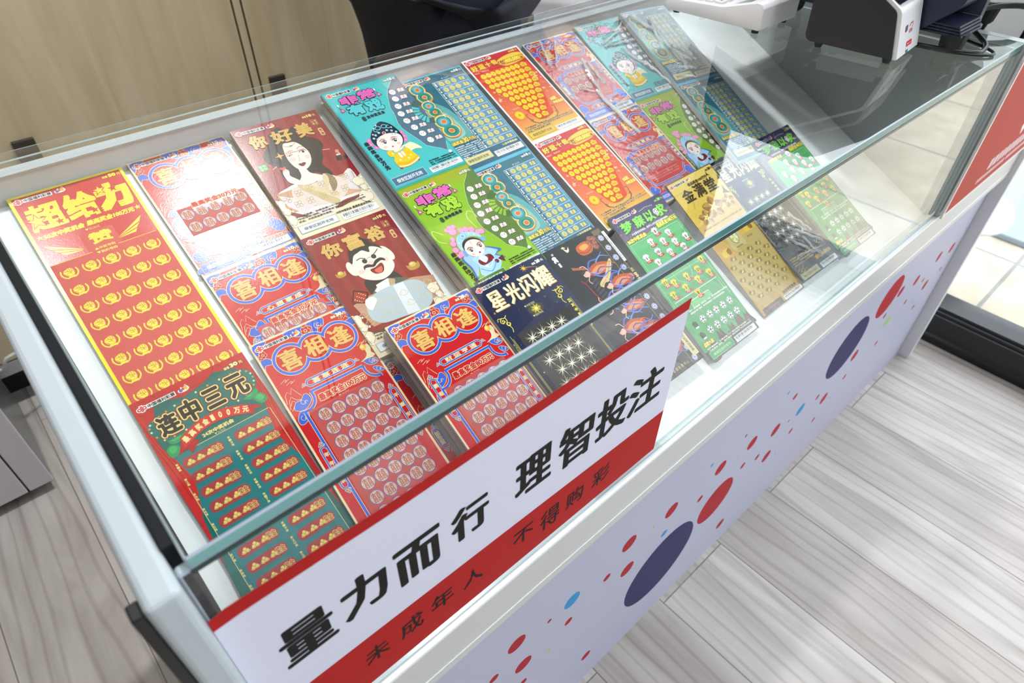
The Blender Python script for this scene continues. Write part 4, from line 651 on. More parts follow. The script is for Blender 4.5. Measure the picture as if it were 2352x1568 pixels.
    bars(a, LN-56, 96.6, LN-9, 100.9, 'J0780-22015-1144028-114-3', 8)
    a.txt('(1-1)', LN-66, 97, LN-59, 99.6, '#b59a62', 8); a.otxt('100', LN-84, 96.6, LN-74, 101, '#e4cf8c', '#4a3410', 8, .4, .2); a.txt('万元', LN-73, 97, LN-67, 100.6, '#d8c07a', 8, .2); a.txt('最高奖金', LN-97, 97.4, LN-86, 100, '#d8c07a', 8, .15)
    a.txt('刮开覆盖膜，如果刮出的号码', LN-150, 97.2, LN-110, 99, '#a58d5a', 8); sec(a, 8, 90, 46, 100.5, '#d9cf9c', '#5a5430', 9); a.tf = None
    for i, ch in enumerate('全国彩票中心'): a.txt(ch, 50+5*i, 196, 53.6+5*i, 200, '#b9a45c', 8, .1, n=4)
    a.txt('编', 44, 198, 47, 201, '#b9a45c', 8, .1, n=4)
    for P in ([(40,182),(46,180),(44,190)], [(44,190),(50,186),(48,195)], [(52,178),(60,182),(56,186)]): a.blob(P, '#cdb458', 8)
    return a
def shirt(a, x, y, c, num, nc, L=6):
    a.ell(x+2, y+4.8, 6, '#c2523a', L, 2); a.poly([(x-5.4,y-3.4),(x-2,y-6.6),(x-1,y-5.8),(x+1,y-5.8),(x+2,y-6.6),(x+5.4,y-3.4),(x+4.2,y-1),(x+3,y-1.8),(x+3.2,y+5.4),(x-3.2,y+5.4),(x-3,y-1.8),(x-4.2,y-1)], c, L+1); a.rr(x-3.6, y+3, x+4.4, y+6, .8, '#c8474a', L+2); a.txt('奖金', x-2.2, y+3.5, x+3, y+5.5, '#f2e0dc', L+3, .06, n=4)
    w = 1.1*len(num); a.txt(num, x-w, y-3, x+w, y+1.6, nc, L+3, .3, n=6)
def football():
    a = Art(); a.rect(0, 0, TW, 217, '#3f9a55'); a.grad(0, 30, TW, 165, '#62b873', '#4a9a5c', 1, 10)
    for k in range(8): a.rect(0, 38+17*k, TW, 46+17*k, ('#57ad69' if k < 4 else '#4a9c5d'), 2)
    a.grad(0, 0, TW, 33, '#38305f', '#5a4a72', 2, 8); a.poly([(0,24),(40,33),(101.6,20),(101.6,31),(40,40),(0,38)], '#6b5a74', 3)
    rnd = random.Random(4)
    for k in range(120): x = rnd.uniform(1, 100); a.ell(x, rnd.uniform(22, 35), .4, rnd.choice(('#c8b8c8', '#8a7a9a', '#e0d0d8', '#4a3c5c')), 4, n=6)
    for k in range(9): a.ell(52+3*k, 8+.4*abs(k-4), .7, '#e9ecff', 4, n=8); a.ell(6+2.4*k, 15+.5*k, .5, '#e9ecff', 4, n=8)
    hdr(a, '20', '#a4dc5a', px=(84, 100), L=9, out='#2c2450', y=0)
    a.part('title_lettering')
    for ch, bx in zip('梦寐以求', ((8,13,28,29), (31,13,50,29), (52,13.5,70,29), (72,12.5,94,29))): a.txt(ch, bx[0]+.4, bx[1]+.8, bx[2]+.8, bx[3]+1.4, '#1f4a1c', 8, 1.2, .9); a.txt(ch, *bx, '#5cbf3c', 9, .95, .65); a.txt(ch, bx[0]+.3, bx[1], bx[2]-.3, bx[3]-1, '#8fdc5c', 10, .5, .35, n=4)
    a.ell(75, 20, 4.4, '#f2f4f2', 11); [a.ell(75+2.6*math.cos(1.257*k), 20+2.6*math.sin(1.257*k), 1, '#22262a', 12, n=6) for k in range(5)]
    a.part('ticket'); a.txt('多位置多玩法组合，胜手以上的中奖奖金兼中兼得。', 17, 31, 88, 34, '#f0eef4', 8, .1, n=4)
    a.otxt('最高奖金100万元', 61, 33.5, 100, 41, '#f0e05c', '#2c4020', 8, .4, .5); a.otxt('30次中奖机会', 3, 36, 38, 42.5, '#f0e05c', '#2c4020', 8, .4, .5)
    for P in ([(4,44),(97,44)], [(4,44),(4,160)], [(97,44),(97,160)], [(4,103),(97,103)]): a.stroke(P, .5, '#b9e0b4', 3, False)
    a.arc(50, 103, 16, 0, 360, .5, '#b9e0b4', 3, 28)
    for P in ([(8,150),(8,133),(93,133),(93,150)], [(30,150),(30,141),(68,141),(68,150)]): a.stroke(P, .8, '#e8f4e4', 4, False)
    a.rect(30.5, 141.5, 67.5, 150, '#6cbf74', 3)
    a.part('scratch_area')
    for x, y, n in ((53,43,'1'), (71,53,'3'), (36,53,'2'), (54.5,59.5,'5'), (71.5,67.5,'7'), (93,68,'8'), (36.5,68,'10'), (53.5,76,'11'), (79,78.5,'10'), (14,68,'6'), (26,80,'9')): shirt(a, x, y, '#f0f3f6', n, '#b03038')
    for x, y, n in ((51,113,'8'), (74,113,'21'), (88,124,'6'), (27,112,'7'), (64,124,'2'), (38.5,124.5,'3'), (14,124.5,'5'), (50.5,138,'1'), (15,106,'11'), (90,104,'9')): shirt(a, x, y, '#e6d24a' if n != '1' else '#ecc03c', n, '#3a4a1c')
    for yy in (167.3, 183):
        for x in (30.6, 45, 58.6, 73, 87.3):
            a.ell(x, yy, 5.6, '#8fc79a', 6, 5.4); a.ell(x, yy, 4.7, '#3a4a40', 7, 4.5); a.ell(x-.3, yy-.3, 4.6, '#eef2f0', 8, 4.4); a.star(x-.2, yy, 1.6, '#2a2e30', 9, 5, .8)
            for k in range(5): t = math.radians(72*k+18); a.ell(x-.3+3.5*math.cos(t), yy-.3+3.4*math.sin(t), 1, '#3a3f42', 9, n=6)
        for d in (-2.4, -.8, .8, 2.4): a.stroke([(14+d*.4, yy+3), (14+d*1.5, yy-4.5+abs(d)*.8)], 1.5, '#2c4a3c', 7, False)
        a.blob([(10.5,yy),(14,yy-2),(18,yy),(17.5,yy+4.6),(12,yy+4.6)], '#2f5a48', 7); a.rect(11.6, yy+4, 17.6, yy+6, '#e8ece8', 8)
    a.part('ticket'); rules(a, ['玩法一：刮开覆盖膜，如果任意一个图符，即可获得该图符所对应的奖金；', '如果刮出“球门”图符，即可获得该图符下方所对应奖金的两倍。'], 18, 149.5, 99, 3.6, 2.6, '#e6f0e4', 8)
    for x, y in ((20,196), (40,190), (62,193), (80,188), (96,192), (10,202), (50,200), (72,200)): a.blob([(x-8,y+16),(x-5,y+4),(x-3,y-2),(x,y+3),(x+4,y-3),(x+6,y+6),(x+9,y+16)], '#4a4030', 4, 3); a.ell(x, y+4, 2.6, '#6a4a34', 5)
    a.rect(0, 203, TW, 217, '#3e4436', 5)
    a.otxt('点球大战', 5, 192, 24, 198, '#f0d84a', '#2a3a18', 9, .4, .5); rules(a, RUL, 6, 200, 96, 2.9, 2.2, '#e4e8dc', 9)
    sec(a, 4.5, 205, 50, 215, '#2f9a68', '#bfe48c', 9, '#a8d88c'); bars(a, 54, 207.6, 97.6, 215.6, 'J0791-23088-0067814-012-2', 10); return a
def golden():
    a = Art(); G = '#d9b854'; a.rect(0, 0, TW, 219, '#6b5a3a'); a.grad(1.4, 1.6, TW-1.4, 84, '#e2c869', '#d6b24a', 2, 8); a.rect(1.4, 84, TW-1.4, 217, '#c79f4e', 2)
    hdr(a, '20', '#4a3e20', px=(83.6, 99.6), L=9)
    a.part('title_lettering'); a.txt('最高奖金100万元', 36, 11.5, 79, 16.6, '#5a4a24', 6, .35)
    for ch, bx in zip('金满堂', ((13,17.5,36,37), (39,17,61,38), (64,17.5,87,38))): a.txt(ch, *bx, '#4a3f2c', 6, .9, .7)
    a.part('picture_print')
    for cx, cy, k in ((52,58,1.15), (28,66,.8), (85,60,.75)):
        for i in range(5):
            t = math.radians(72*i-80); ex, ey = cx+19*k*math.cos(t), cy+15*k*math.sin(t); px, py = -math.sin(t)*6*k, math.cos(t)*6*k; mx, my = cx+10*k*math.cos(t), cy+8*k*math.sin(t)
            a.blob([(cx,cy),(mx+px,my+py),(ex,ey),(mx-px,my-py)], '#8d6428', 6); a.blob([(cx,cy),(mx+px*.9,my+py*.9),(ex,ey),(mx,my)], '#b98a3c', 7)
        for i in range(5): t = math.radians(72*i-44); a.poly([(cx+3*k*math.cos(t-.7),cy+3*k*math.sin(t-.7)),(cx+10*k*math.cos(t),cy+8*k*math.sin(t)),(cx+3*k*math.cos(t+.7),cy+3*k*math.sin(t+.7))], '#e9d77c', 8)
        a.ell(cx, cy, 3*k, '#efe296', 9); a.ell(cx, cy, 1.6*k, '#c4a04a', 10)
    for x, y, k in ((92,46,1.2), (98,25,.7), (82,13,.6)): a.blob([(x-6*k,y+1),(x-2*k,y-2*k),(x+1*k,y-9*k),(x+2*k,y-1*k),(x+6*k,y+5*k),(x+1*k,y+3*k)], '#4a3c26', 7, 3)
    for x, y, s in ((18,48,1), (70,46,-1), (96,70,-1)):
        a.stroke([(x,y),(x+4*s,y-5),(x+6*s,y-10)], .4, '#b8923c', 5)
        for k in range(5): a.stroke([(x+1.2*k*s,y-2*k),(x+(1.2*k+3)*s,y-2*k-.6)], .7, '#b8923c', 5, False)
    a.stroke([(4,56),(10,52),(16,54),(10,58),(18,62)], .35, '#c2a04a', 5)
    a.part('ticket'); a.poly([(1.4,72),(TW-1.4,64),(TW-1.4,84),(1.4,84)], '#c9a040', 4); rules(a, ['刮开覆盖膜，如果任意一个“我的号码”与“中奖号码”相同，即可'], 8, 79, 96, 3, 2.4, '#6a5420', 8)
    a.part('scratch_area'); a.rect(4, 100, TW-4, 202, '#c3ab66', 4); a.rect(32, 88, 62, 124, '#cdbb80', 5); a.rect(62, 88, 97, 112, '#d8b548', 5); a.rect(4, 100, 31, 132, '#cfa455', 5)
    a.ell(47.5, 108, 8.4, '#8d7a3c', 7, 9.6); a.ell(47.5, 108, 7.4, '#d8dc9c', 8, 8.6)
    for k in range(7): t = .9*k; a.poly([(47.5,108),(47.5+7*math.cos(t),108+8*math.sin(t)),(47.5+7*math.cos(t+.4),108+8*math.sin(t+.4))], ('#eef2c8', '#b9bf5c')[k % 2], 9)
    for x, y, s in ((82,106,1), (16,121,-1)): a.blob([(x-8,y+4),(x-6,y-4),(x+8,y-6),(x+10,y+2),(x,y+5)], '#e6c23c', 7); a.blob([(x+2,y-2),(x+9,y-5),(x+10,y+3),(x+4,y+4)], '#8d6a1c', 8); a.blob([(x+6,y-6),(x+4,y-12),(x+9,y-16),(x+8,y-10)], '#c9a63c', 7)
    a.txt('▼中奖号码', 40, 90, 54, 92.6, '#4a3e20', 8); a.txt('▼玩法区', 70, 116, 82, 118.6, '#4a3e20', 8); a.txt('▼我的号码', 40, 121, 54, 123.6, '#4a3e20', 8)
    for r in range(7):
        for c in range(5):
            x = 12.3+20*c-(10 if r % 2 else 0)+8; y = 133+10*r
            if x > 97 or x < 8: continue
            a.poly([(x-7,y-1.5),(x-2.6,y-4.4),(x+.6,y-2.6),(x-3.4,y+2)], '#8d7a42', 7); a.poly([(x+.6,y-2.6),(x+6.6,y-3),(x+4.6,y+3.4),(x-.6,y+3)], '#a58e4a', 7); a.poly([(x-3,y+.4),(x+1,y-2.2),(x+3.4,y-.6),(x-.4,y+1.6)], '#e2d68c', 8)
            for q in range(3): a.poly([(x+1+1.7*q,y-1.6),(x+1.5+1.7*q,y-1.6),(x+1.1+1.5*q,y+2.6),(x+.7+1.5*q,y+2.6)], '#7d6a34', 8)
    a.part('ticket'); a.otxt('28次中奖机会', 58, 204.4, 92, 209.4, '#4a3e20', '#d8bd6c', 8, .3, .2); sec(a, 6, 208.4, 50.6, 217, '#4a3f34', '#b0602c', 9); bars(a, 55, 211.4, 99, 217.4, 'J0792-21148-0003201-114-3', 10); return a
# ------------------------------------------------------------------ the room
def struct(o, kind='structure'): o['kind'] = kind; return o
WALL = mat('#d9d8d4', .7, 'wall_paint')
FLOOR = wood_floor()
struct(box('floor', -2.6, -3.4, -.05, 1.66, 2.6, 0, FLOOR))
struct(box('ceiling', -2.6, -3.4, 2.75, 1.75, 2.6, 2.8, mat('#8f9192', .8)))
struct(box('wall_left', -2.65, -3.4, 0, -2.6, 2.6, 2.75, WALL))
struct(box('wall_front', -2.6, -3.45, 0, 1.75, -3.4, 2.75, WALL))
struct(box('wall_back', -2.6, 2.6, 0, 1.75, 2.65, 2.75, WALL))
struct(box('wall_right', 1.66, .78, 0, 1.75, 2.6, 2.75, WALL))
BLK = mat('#15161a', .3, 'black_frame', spec=.5)
bm = bmesh.new()                                  # the black sill: a low curb with three drawn lines along its top edge
prof = [(1.638,0),(1.638,.014),(1.634,.016),(1.634,.024),(1.640,.028),(1.640,.082),(1.646,.084),(1.646,.092),(1.652,.094),(1.652,.102),(1.70,.106),(1.72,.106),(1.72,0)]
a = [bm.verts.new((x, -3.4, z)) for x, z in prof]; b = [bm.verts.new((x, .78, z)) for x, z in prof]
for i in range(len(prof)): bm.faces.new((a[i], a[(i+1)%len(prof)], b[(i+1)%len(prof)], b[i]))
bm.faces.new(a); bm.faces.new(b[::-1]); bmesh.ops.recalc_face_normals(bm, faces=bm.faces[:])
struct(obj('trim_1', bm, BLK))
w1 = struct(box('window_1', 1.676, -3.4, .104, 1.684, .78, 2.62, GLASS))
for nm, y0, y1, z0, z1 in (('window_frame', -3.4, .78, 2.62, 2.75), ('window_frame', .72, .78, .104, 2.62), ('window_frame', -1.28, -1.22, .104, 2.62)): box(nm, 1.655, y0, z0, 1.705, y1, z1, BLK, w1)
struct(box('pavement', 1.66, -9, -.12, 12, 9, -.004, paving()))
struct(box('facade_opposite', 11.5, -9, 0, 12, 9, 4.4, mat('#b4bab6', .7)))
# ------------------------------------------------------------------ the glass display counter
XL, XR_, XE = -.0605, 1.100, 1.533
ctr = thing('display_counter', 'long white display counter with a sloping shelf of tickets under clear glass', 'counter', (XL, 0, 0))
ctr.location = (0, 0, 0)
LAV = mat('#b6b6ca', .5, 'lavender_laminate', spec=.2); GRY = mat('#cac9c8', .4, 'pale_grey_laminate'); DARK = mat('#1d1f24', .55, 'black_side_panel', spec=.12)
def pane(name, x0, y0, z0, x1, y1, z1, ax):
    bm = bmesh.new(); fs = add_box(bm, x0, y0, z0, x1, y1, z1); me = obj(name, bm, [GLASS, EDGE, PALE, BEV], ctr, .0012, seg=1)
    for p in me.data.polygons: p.material_index = 0 if abs(p.normal[ax]) > .9 or p.normal.y > .9 else (1 if p.normal.y < -.9 else 3 if p.normal.y < -.3 else 2)
    return tag(me, 'clear glass pane with teal edges')
pane('top_glass', -.0542, 0, H-.0095, 1.100, .5216, H, 2)
pane('front_glass', -.0600, .0004, ZF+.0004, 1.099, .0075, H-.0099, 1)
box('joint_shade_strip', -.0542, -.0002, H-.0132, 1.099, .0003, H-.0097, mat('#1d3a36', .25), ctr)  # dark strip paints in the shade below the top glass edge
box('side_board', -.0775, -.0140, 0, XL, .545, H, WHITE, ctr, .004, 3)
box('corner_strip', -.0835, -.0100, 0, -.0777, .0005, .851, mat('#121214', .4), ctr, .001)
box('side_panel', -.0603, .0125, .56, -.0545, .486, H-.0004, DARK, ctr, .0006)
box('side_panel', 1.092, .0125, .56, 1.099, .486, H-.0102, mat('#aab1ae', .35), ctr, .0006)
bm = bmesh.new(); c, s_ = math.cos(TH), math.sin(TH)
def tp(s, h): return (.012+s*c-h*s_, ZF+s*s_+h*c)
prism(bm, [tp(-.0, 0), tp(.535, 0), tp(.535, -.012), tp(0.006, -.012)], -.0542, 1.0918); obj('ticket_shelf', bm, mat('#f0f5f5', .4, 'white_shelf', bump=.02, bscale=40), ctr)
box('back_panel', -.0542, .4966, .56, 1.0918, .5095, H-.0103, mat('#dfe1e4', .4), ctr)
box('back_rail', -.0542, .4920, H-.0112, 1.1, .5097, H-.0097, WHITE, ctr)
box('front_ledge', XL, -.0042, ZF-.004, XE-.001, .02, ZF, mat('#f4f6f6', .3), ctr)
box('apron', XL, -.0040, .5115, XE-.001, .0298, ZF-.0042, GRY, ctr)
box('edge_bead', XL, -.0048, .5262, XE-.001, -.0040, .5274, mat('#fbfbfb', .2), ctr)
box('plinth', XL, .03, 0, XE-.001, .06, .5112, mat('#8d8d94', .5), ctr)
box('end_board', XE, -.0150, 0, XE+.022, .50, .83, mat('#dfdfe1', .4), ctr, .001)
box('end_board', 1.1005, -.0030, ZF+.001, 1.118, .50, H+.0, mat('#bfc6c6', .35), ctr, .001)
box('cabinet_body', XL, .06, 0, XE-.001, .50, .54, mat('#c9c9cc', .5), ctr)
box('low_shelf', 1.119, .012, ZF+.0005, XE-.001, .5, ZF+.012, mat('#3a3f40', .4), ctr)
# printed front panel: lavender with scattered discs
DOT = [('r',.177,.383,.0139),('r',.19,.304,.0139),('r',.142,.345,.007),('r',.191,.245,.007),('r',.231,.363,.0036),('r',.27,.305,.007),('b',.271,.361,.014),('g',.236,.271,.003),('r',.341,.33,.007),('r',.39,.292,.014),('r',.378,.373,.0143),('g',.433,.354,.003),('b',.473,.294,.007),('n',.492,.183,.0854),('r',.63,.223,.0482),('r',.562,.295,.007),('r',.474,.353,.0143),('b',.562,.379,.0038),('r',.599,.34,.0142),('r',.694,.262,.007),('r',.75,.237,.007),('r',.8,.197,.0139),('g',.654,.322,.003),('g',.754,.175,.003),('b',.847,.166,.0027),('r',.654,.372,.0034),('r',.695,.321,.014),('r',.787,.281,.014),('r',.881,.204,.007),('r',.84,.264,.0032),('b',.88,.265,.014),('r',1.006,.141,.007),('g',.962,.18,.0028),('r',.814,.346,.007),('b',.77,.386,.0037),('r',.956,.244,.0066),('r',1.006,.205,.0138),('b',1.051,.175,.0025),('g',.859,.379,.0027),('n',1.0,.344,.067),('r',1.086,.212,.007),('r',1.081,.275,.0137),('g',1.044,.272,.002),('r',1.214,.228,.0064),('g',1.171,.267,.0026),('r',1.127,.397,.046),('r',1.163,.331,.0066),('g',1.21,.292,.0128),('r',1.194,.376,.0128),('r',1.282,.36,.0126),('r',1.393,.293,.0128),('r',1.285,.302,.0064),('r',1.397,.229,.0061),('b',1.355,.267,.003),('r',1.379,.374,.0126),('r',1.464,.359,.0128),('r',1.468,.301,.006),('r',1.345,.329,.0058),('g',1.263,.257,.002),('r',.09,.19,.03),('b',.03,.30,.012),('r',.05,.38,.008),('r',.33,.10,.01),('r',.70,.08,.012)]
bm = bmesh.new(); add_box(bm, XL, .0100, 0, XE-.0005, .0298, .5113)
CI = {'r': 1, 'n': 2, 'b': 3, 'g': 4}
for k, x, z, r in DOT:
    f = bm.faces.new([bm.verts.new((x+r*math.cos(2*math.pi*i/40), .0099, z+r*math.sin(2*math.pi*i/40))) for i in range(40)]); f.material_index = CI[k]
obj('front_panel', bm, [LAV, mat('#a92630', .6, spec=.15), mat('#37335f', .6, spec=.15), mat('#3f8fc9', .6, spec=.15), mat('#9bc46a', .6, spec=.15)], ctr)
# ------------------------------------------------------------------ the banner stuck on the front glass
def upright(x0, z1, y):                              # local print frame: x right, y down, facing the customer
    return Matrix(((1,0,0,x0),(0,0,-1,y),(0,1,0,z1),(0,0,0,1)))
def matte(c): return mat(c, .6, spec=.15)
X0, Z1 = -.0604, .8046
ban = thing('notice_banner', 'white paper banner with red borders and big black lettering on the front glass', 'banner', mw=upright(X0, Z1, -.0004))
a = Art(); mm = lambda x, z: ((x-X0)*1000, (Z1-z)*1000)
Wd = '#d9d9ea'; RB = '#b01e1c'
a.p = 'banner_sheet'
a.poly([mm(*p) for p in ((-.0602,.7915),(-.0600,.8028),(-.0505,.8049),(-.0422,.8047),(-.0251,.8039),(.0536,.7996),(.18,.7990),(.3590,.7993),(.3590,.700),(.3585,.5963),(.2,.5970),(.03,.5985),(-.0602,.6000))], Wd, 1)
a.poly([mm(*p) for p in ((-.0602,.7915),(-.0600,.8028),(-.0505,.8049),(-.0422,.8047),(-.0251,.8039),(.0536,.7996),(.18,.7990),(.27,.7991),(.275,.7985),(.3590,.7993),(.3585,.7868),(.18,.7872),(.05,.7885),(-.0457,.7922),(-.0602,.7915))], RB, 3)
a.poly([mm(*p) for p in ((-.0602,.6700),(.15,.6640),(.3588,.6570),(.3585,.5963),(.2,.5970),(.03,.5985),(-.0602,.6000))], RB, 3)
a.p = 'black_lettering'; K = '#1d1b1a'
BX = {'量': (-.0378,-.0006,.7475,.7030), '力': (.0048,.0406,.7485,.7045), '而': (.0464,.0855,.7440,.6980), '行': (.0945,.1307,.7405,.7000), '理': (.1573,.1976,.7430,.6965), '智': (.2050,.2470,.7425,.6900), '投': (.2505,.2930,.7425,.6910), '注': (.2930,.3420,.7400,.6905)}
for ch, (x0, x1, z1, z0) in BX.items(): a.p = 'big_character|'+ch; p, q = mm(x0, z1), mm(x1, z0); a.txt(ch, p[0], p[1], q[0], q[1], K, 4, 1.75, .95, n=10)
a.p = 'small_lettering'
SX = {'未': (.0090,.0297,.6490,.6270), '成': (.0400,.0615,.6490,.6250), '年': (.0695,.0918,.6490,.6260), '人': (.1015,.1230,.6455,.6240), '不': (.1565,.1808,.6470,.6260), '得': (.1895,.2140,.6450,.6150), '购': (.2225,.2455,.6425,.6180), '彩': (.2580,.2825,.6425,.6180)}
for ch, (x0, x1, z1, z0) in SX.items(): a.p = 'small_character|'+ch; p, q = mm(x0, z1), mm(x1, z0); a.txt(ch, p[0], p[1], q[0], q[1], '#2a1615', 5, .35, n=6)
a.build(ban, 'banner_sheet', matte)
# red poster board at the far right end
pb = thing('poster_board', 'red poster board with white border and white print at the right end of the counter', 'poster', mw=upright(1.099, .98, -.0100))
bm = bmesh.new(); add_box(bm, 0, -.395, -.0035, .428, 0, -.0002); obj('backing_board', bm, mat('#e6e0dc', .4), pb)
a = Art(); a.p = 'poster_print'; a.rect(0, 0, 428, 395, '#e9e2de', 1); a.rect(7, 7, 421, 388.5, '#b34238', 2)
a.p = 'white_print'
a.stroke([(268,200),(300,196),(314,225),(300,256),(262,262),(238,240),(248,208),(268,200)], 26, '#ece4e6', 4, True); a.stroke([(306,240),(296,285),(262,318)], 26, '#ece4e6', 4)
for r, (y, x0, x1, h) in enumerate(((338,150,390,20), (366,120,250,9), (366,262,395,9))):
    x = x0; rnd = random.Random(r)
    while x < x1: w = rnd.uniform(12, 20) if r == 0 else rnd.uniform(6, 9); a.rect(x, y, x+w, y+h, '#dcc3c6', 4); x += w+(4 if r == 0 else 3)
a.build(pb, 'poster_print', matte)
# ------------------------------------------------------------------ ticket pads on the sloping shelf
def pad_matrix(u, s, rot, h, pitch):
    ex = Vector((1,0,0)); ed = -Vector((0, c, s_)); tn = Vector((0, -s_, c))
    ax = math.cos(rot)*ex+math.sin(rot)*ed; d = -math.sin(rot)*ex+math.cos(rot)*ed; d = math.cos(pitch)*d-math.sin(pitch)*tn
    n = ax.cross(-d); O = Vector((u, .012+s*c-h*s_, ZF+s*s_+h*c))
    M = Matrix((ax, -d, n)).transposed().to_4x4(); M.translation = O; return M
def stack_mesh(h, pitch, ln, thick, over, x0, jit, sheets):
    """folded sheets under the top ticket: between the print and whatever carries the pad"""
    bm = bmesh.new(); rnd = random.Random(int(ln*1e6+h*1e5)); g = math.sin(pitch)
    def slab(xa, xb, ya, yb, za, zb, zc, zd):
        v = [bm.verts.new(p) for p in ((xa,-ya,za),(xb,-ya,za),(xb,-yb,zb),(xa,-yb,zb),(xa,-ya,zc),(xb,-ya,zc),(xb,-yb,zd),(xa,-yb,zd))]
        fs = [bm.faces.new([v[i] for i in f]) for f in ((3,2,1,0),(4,5,6,7),(0,1,5,4),(1,2,6,5),(2,3,7,6),(3,0,4,7))]; bmesh.ops.recalc_face_normals(bm, faces=fs)
    W_ = TW/1000
    for k in range(sheets):
        t0, t1 = k/sheets, (k+1)/sheets; j = rnd.uniform(-jit, jit) if k else 0; jx = rnd.uniform(0, jit)*(1 if k else 0)
        if over < ln:
            B0, B1 = h-over*g, h-ln*g; slab(0+jx, W_-jit+jx, over+.0005, ln-abs(j), -.00004-B0*t1*.985, -.00004-B1*t1*.985, -.00004-B0*t0, -.00004-B1*t0)
        if over > 0:
            T = thick; slab(0+jx, W_-jit+jx, .0004+max(j, 0), min(over, ln), -.00004-T*t1, -.00004-T*t1, -.00004-T*t0, -.00004-T*t0)
    if x0:                                            # the part of the pad that still rests on the shelf itself
        slab(x0, W_, .001, ln, -(h)*.985, -(h-ln*g)*.985, -thick-.0001, -thick-.0001)
    return bm
D = {}
def pad(label, ps, faces, ln, thick=0, over=0, x0=0, jit=.0006, sheets=3, group=None):
    u, s, rot, h, pitch = ps
    t = thing('ticket_pad', label, 'lottery tickets', mw=pad_matrix(*ps), group='ticket pads under the glass')
    obj('page_stack', stack_mesh(h, pitch, ln, thick, over, x0, jit, sheets), PAPER, t)
    for f, off in faces:
        if f not in D:
            D[f] = MK[f]().build(t)
        else:
            q = D[f].copy(); COL.objects.link(q); q.parent = t
            for ch in D[f].children:
                k = ch.copy(); COL.objects.link(k); k.parent = q
            D.setdefault('_', []).append(q); q.location = (0, -off, 0); continue
        D[f].location = (0, -off, 0)
    return t
MK = {'50': face50, 'curtain': face_curtain, 'joy10': lambda: face_joy('10', '30', '心想事成', '一帆风顺', '万事顺遂', 153.5, 2, True), 'joy30': lambda: face_joy('30', '100', '喜事连连', '年年有余', '平顺安康', 254, 10),
      'joy20': lambda: face_joy('20', '80', '财运亨通', '鹏程万里', '鸿运千里', 203, 6), 'lady': lady, 'tycoon': tycoon, 'teal': lambda: opera(False), 'green': lambda: opera(True), 'eights': eights, 'pot': pot, 'star': starlight, 'night': night, 'ball': football, 'gold': golden}
L10 = .1535
pad('red and yellow ticket with rows of yellow fists at the far left', (-.0350,.5387,.0053,.0048,-.0025), [('50',0)], .246)
pad('ticket with red curtains and a green stage, below the yellow fist ticket', (-.0361,.2995,.0003,.0063,-.0004), [('curtain',0)], .254, .0011, .013)
pad('red and blue ticket strip glaring under the lamp, beside the yellow fist ticket', (.0727,.5403,-.0058,.0040,-.0088), [('joy10',0),('joy10',L10)], .307)
pad('dark red ticket strip with a winking black haired woman above a laughing man', (.1788,.5341,.0325,.0146,.0030), [('lady',0),('tycoon',L10)], .307, jit=.001)
pad('teal over lime green opera doll ticket pad, unwrapped and stacked highest', (.2904,.5372,-.0005,.0280,-.0185), [('teal',0),('green',L10)], .307, jit=.004, sheets=7)
pad('unwrapped blue ticket strip with linked golden eights, tucked behind the opera doll pad', (.3955,.5330,-.0075,.0150,.0080), [('eights',0),('eights',L10)], .307, jit=.001)
pad('orange red ticket strip with a white edge and rows of yellow coins', (.5009,.5365,-.0156,.0165,-.0110), [('pot',0),('pot',L10)], .307)
p7 = pad('red and blue cloud bordered ticket pad sealed in clear film, beside the yellow coin strip', (.6088,.5338,.0056,.0189,-.0037), [('joy10',0),('joy10',L10)], .307, jit=.001, sheets=4)
p8 = pad('teal over green opera doll ticket pad sealed in crinkled clear film', (.7183,.5387,.0365,.0187,.0170), [('teal',0),('green',L10)], .307, jit=.001, sheets=5)
p9 = pad('film wrapped blue ticket pad with linked golden eights, rightmost in the back row', (.8118,.5328,.0841,.0276,.0149), [('eights',0),('eights',L10)], .307, .0065, .307, .030, .0008, 3)
pad('red and blue ticket pad marked 30, in the front row beside the curtain ticket', (.0721,.2990,.0363,.0115,0), [('joy30',0)], .254, .0018, .070)
pad('red and blue ticket pad marked 20, on a thick fanned stack in front', (.1827,.2448,.0231,.0367,0), [('joy20',0)], .203, .020, .022, 0, .0025, 8)
pad('unwrapped navy ticket pad with gold star lettering, below the lime green opera doll', (.2841,.2388,.0169,.0410,0), [('star',0)], .215, .006, .016, 0, .001, 5)
pad('black ticket with flying dancers in blue and orange ribbons, turned sideways', (.3995,.2440,.0150,.0195,.02), [('night',0)], .205, .004, .022, 0, .001, 3)
pad('green football ticket pad with white and yellow shirts, between the black and gold tickets', (.5115,.2418,.0082,.0265,.0891), [('ball',0)], .217, .004, .018, 0, .001, 4)
pad('gold ticket pad with black lettering and golden flowers', (.6348,.2472,-.0030,.0230,.0952), [('gold',0)], .219, .0008, .024, 0, .001, 4)
s2 = pad('film wrapped navy ticket pad with gold star lettering, right of the gold ticket', (.7385,.2491,.0166,.0143,.0349), [('star',0)], .215, .0006, .020, 0, .0006, 2)
pad('green football ticket pad at the right end, beside the wrapped navy star tickets', (.8400,.2447,.0059,.0245,.0743), [('ball',0)], .217, .0010, .022, 0, .001, 4)
# the folded red ticket lying under the thick fanned stack
pad('red and blue ticket edge peeping out beneath the thick fanned stack', (.1715,.2262,.0231,.0022,0), [('joy10',0)], .150, jit=.0003, sheets=1)
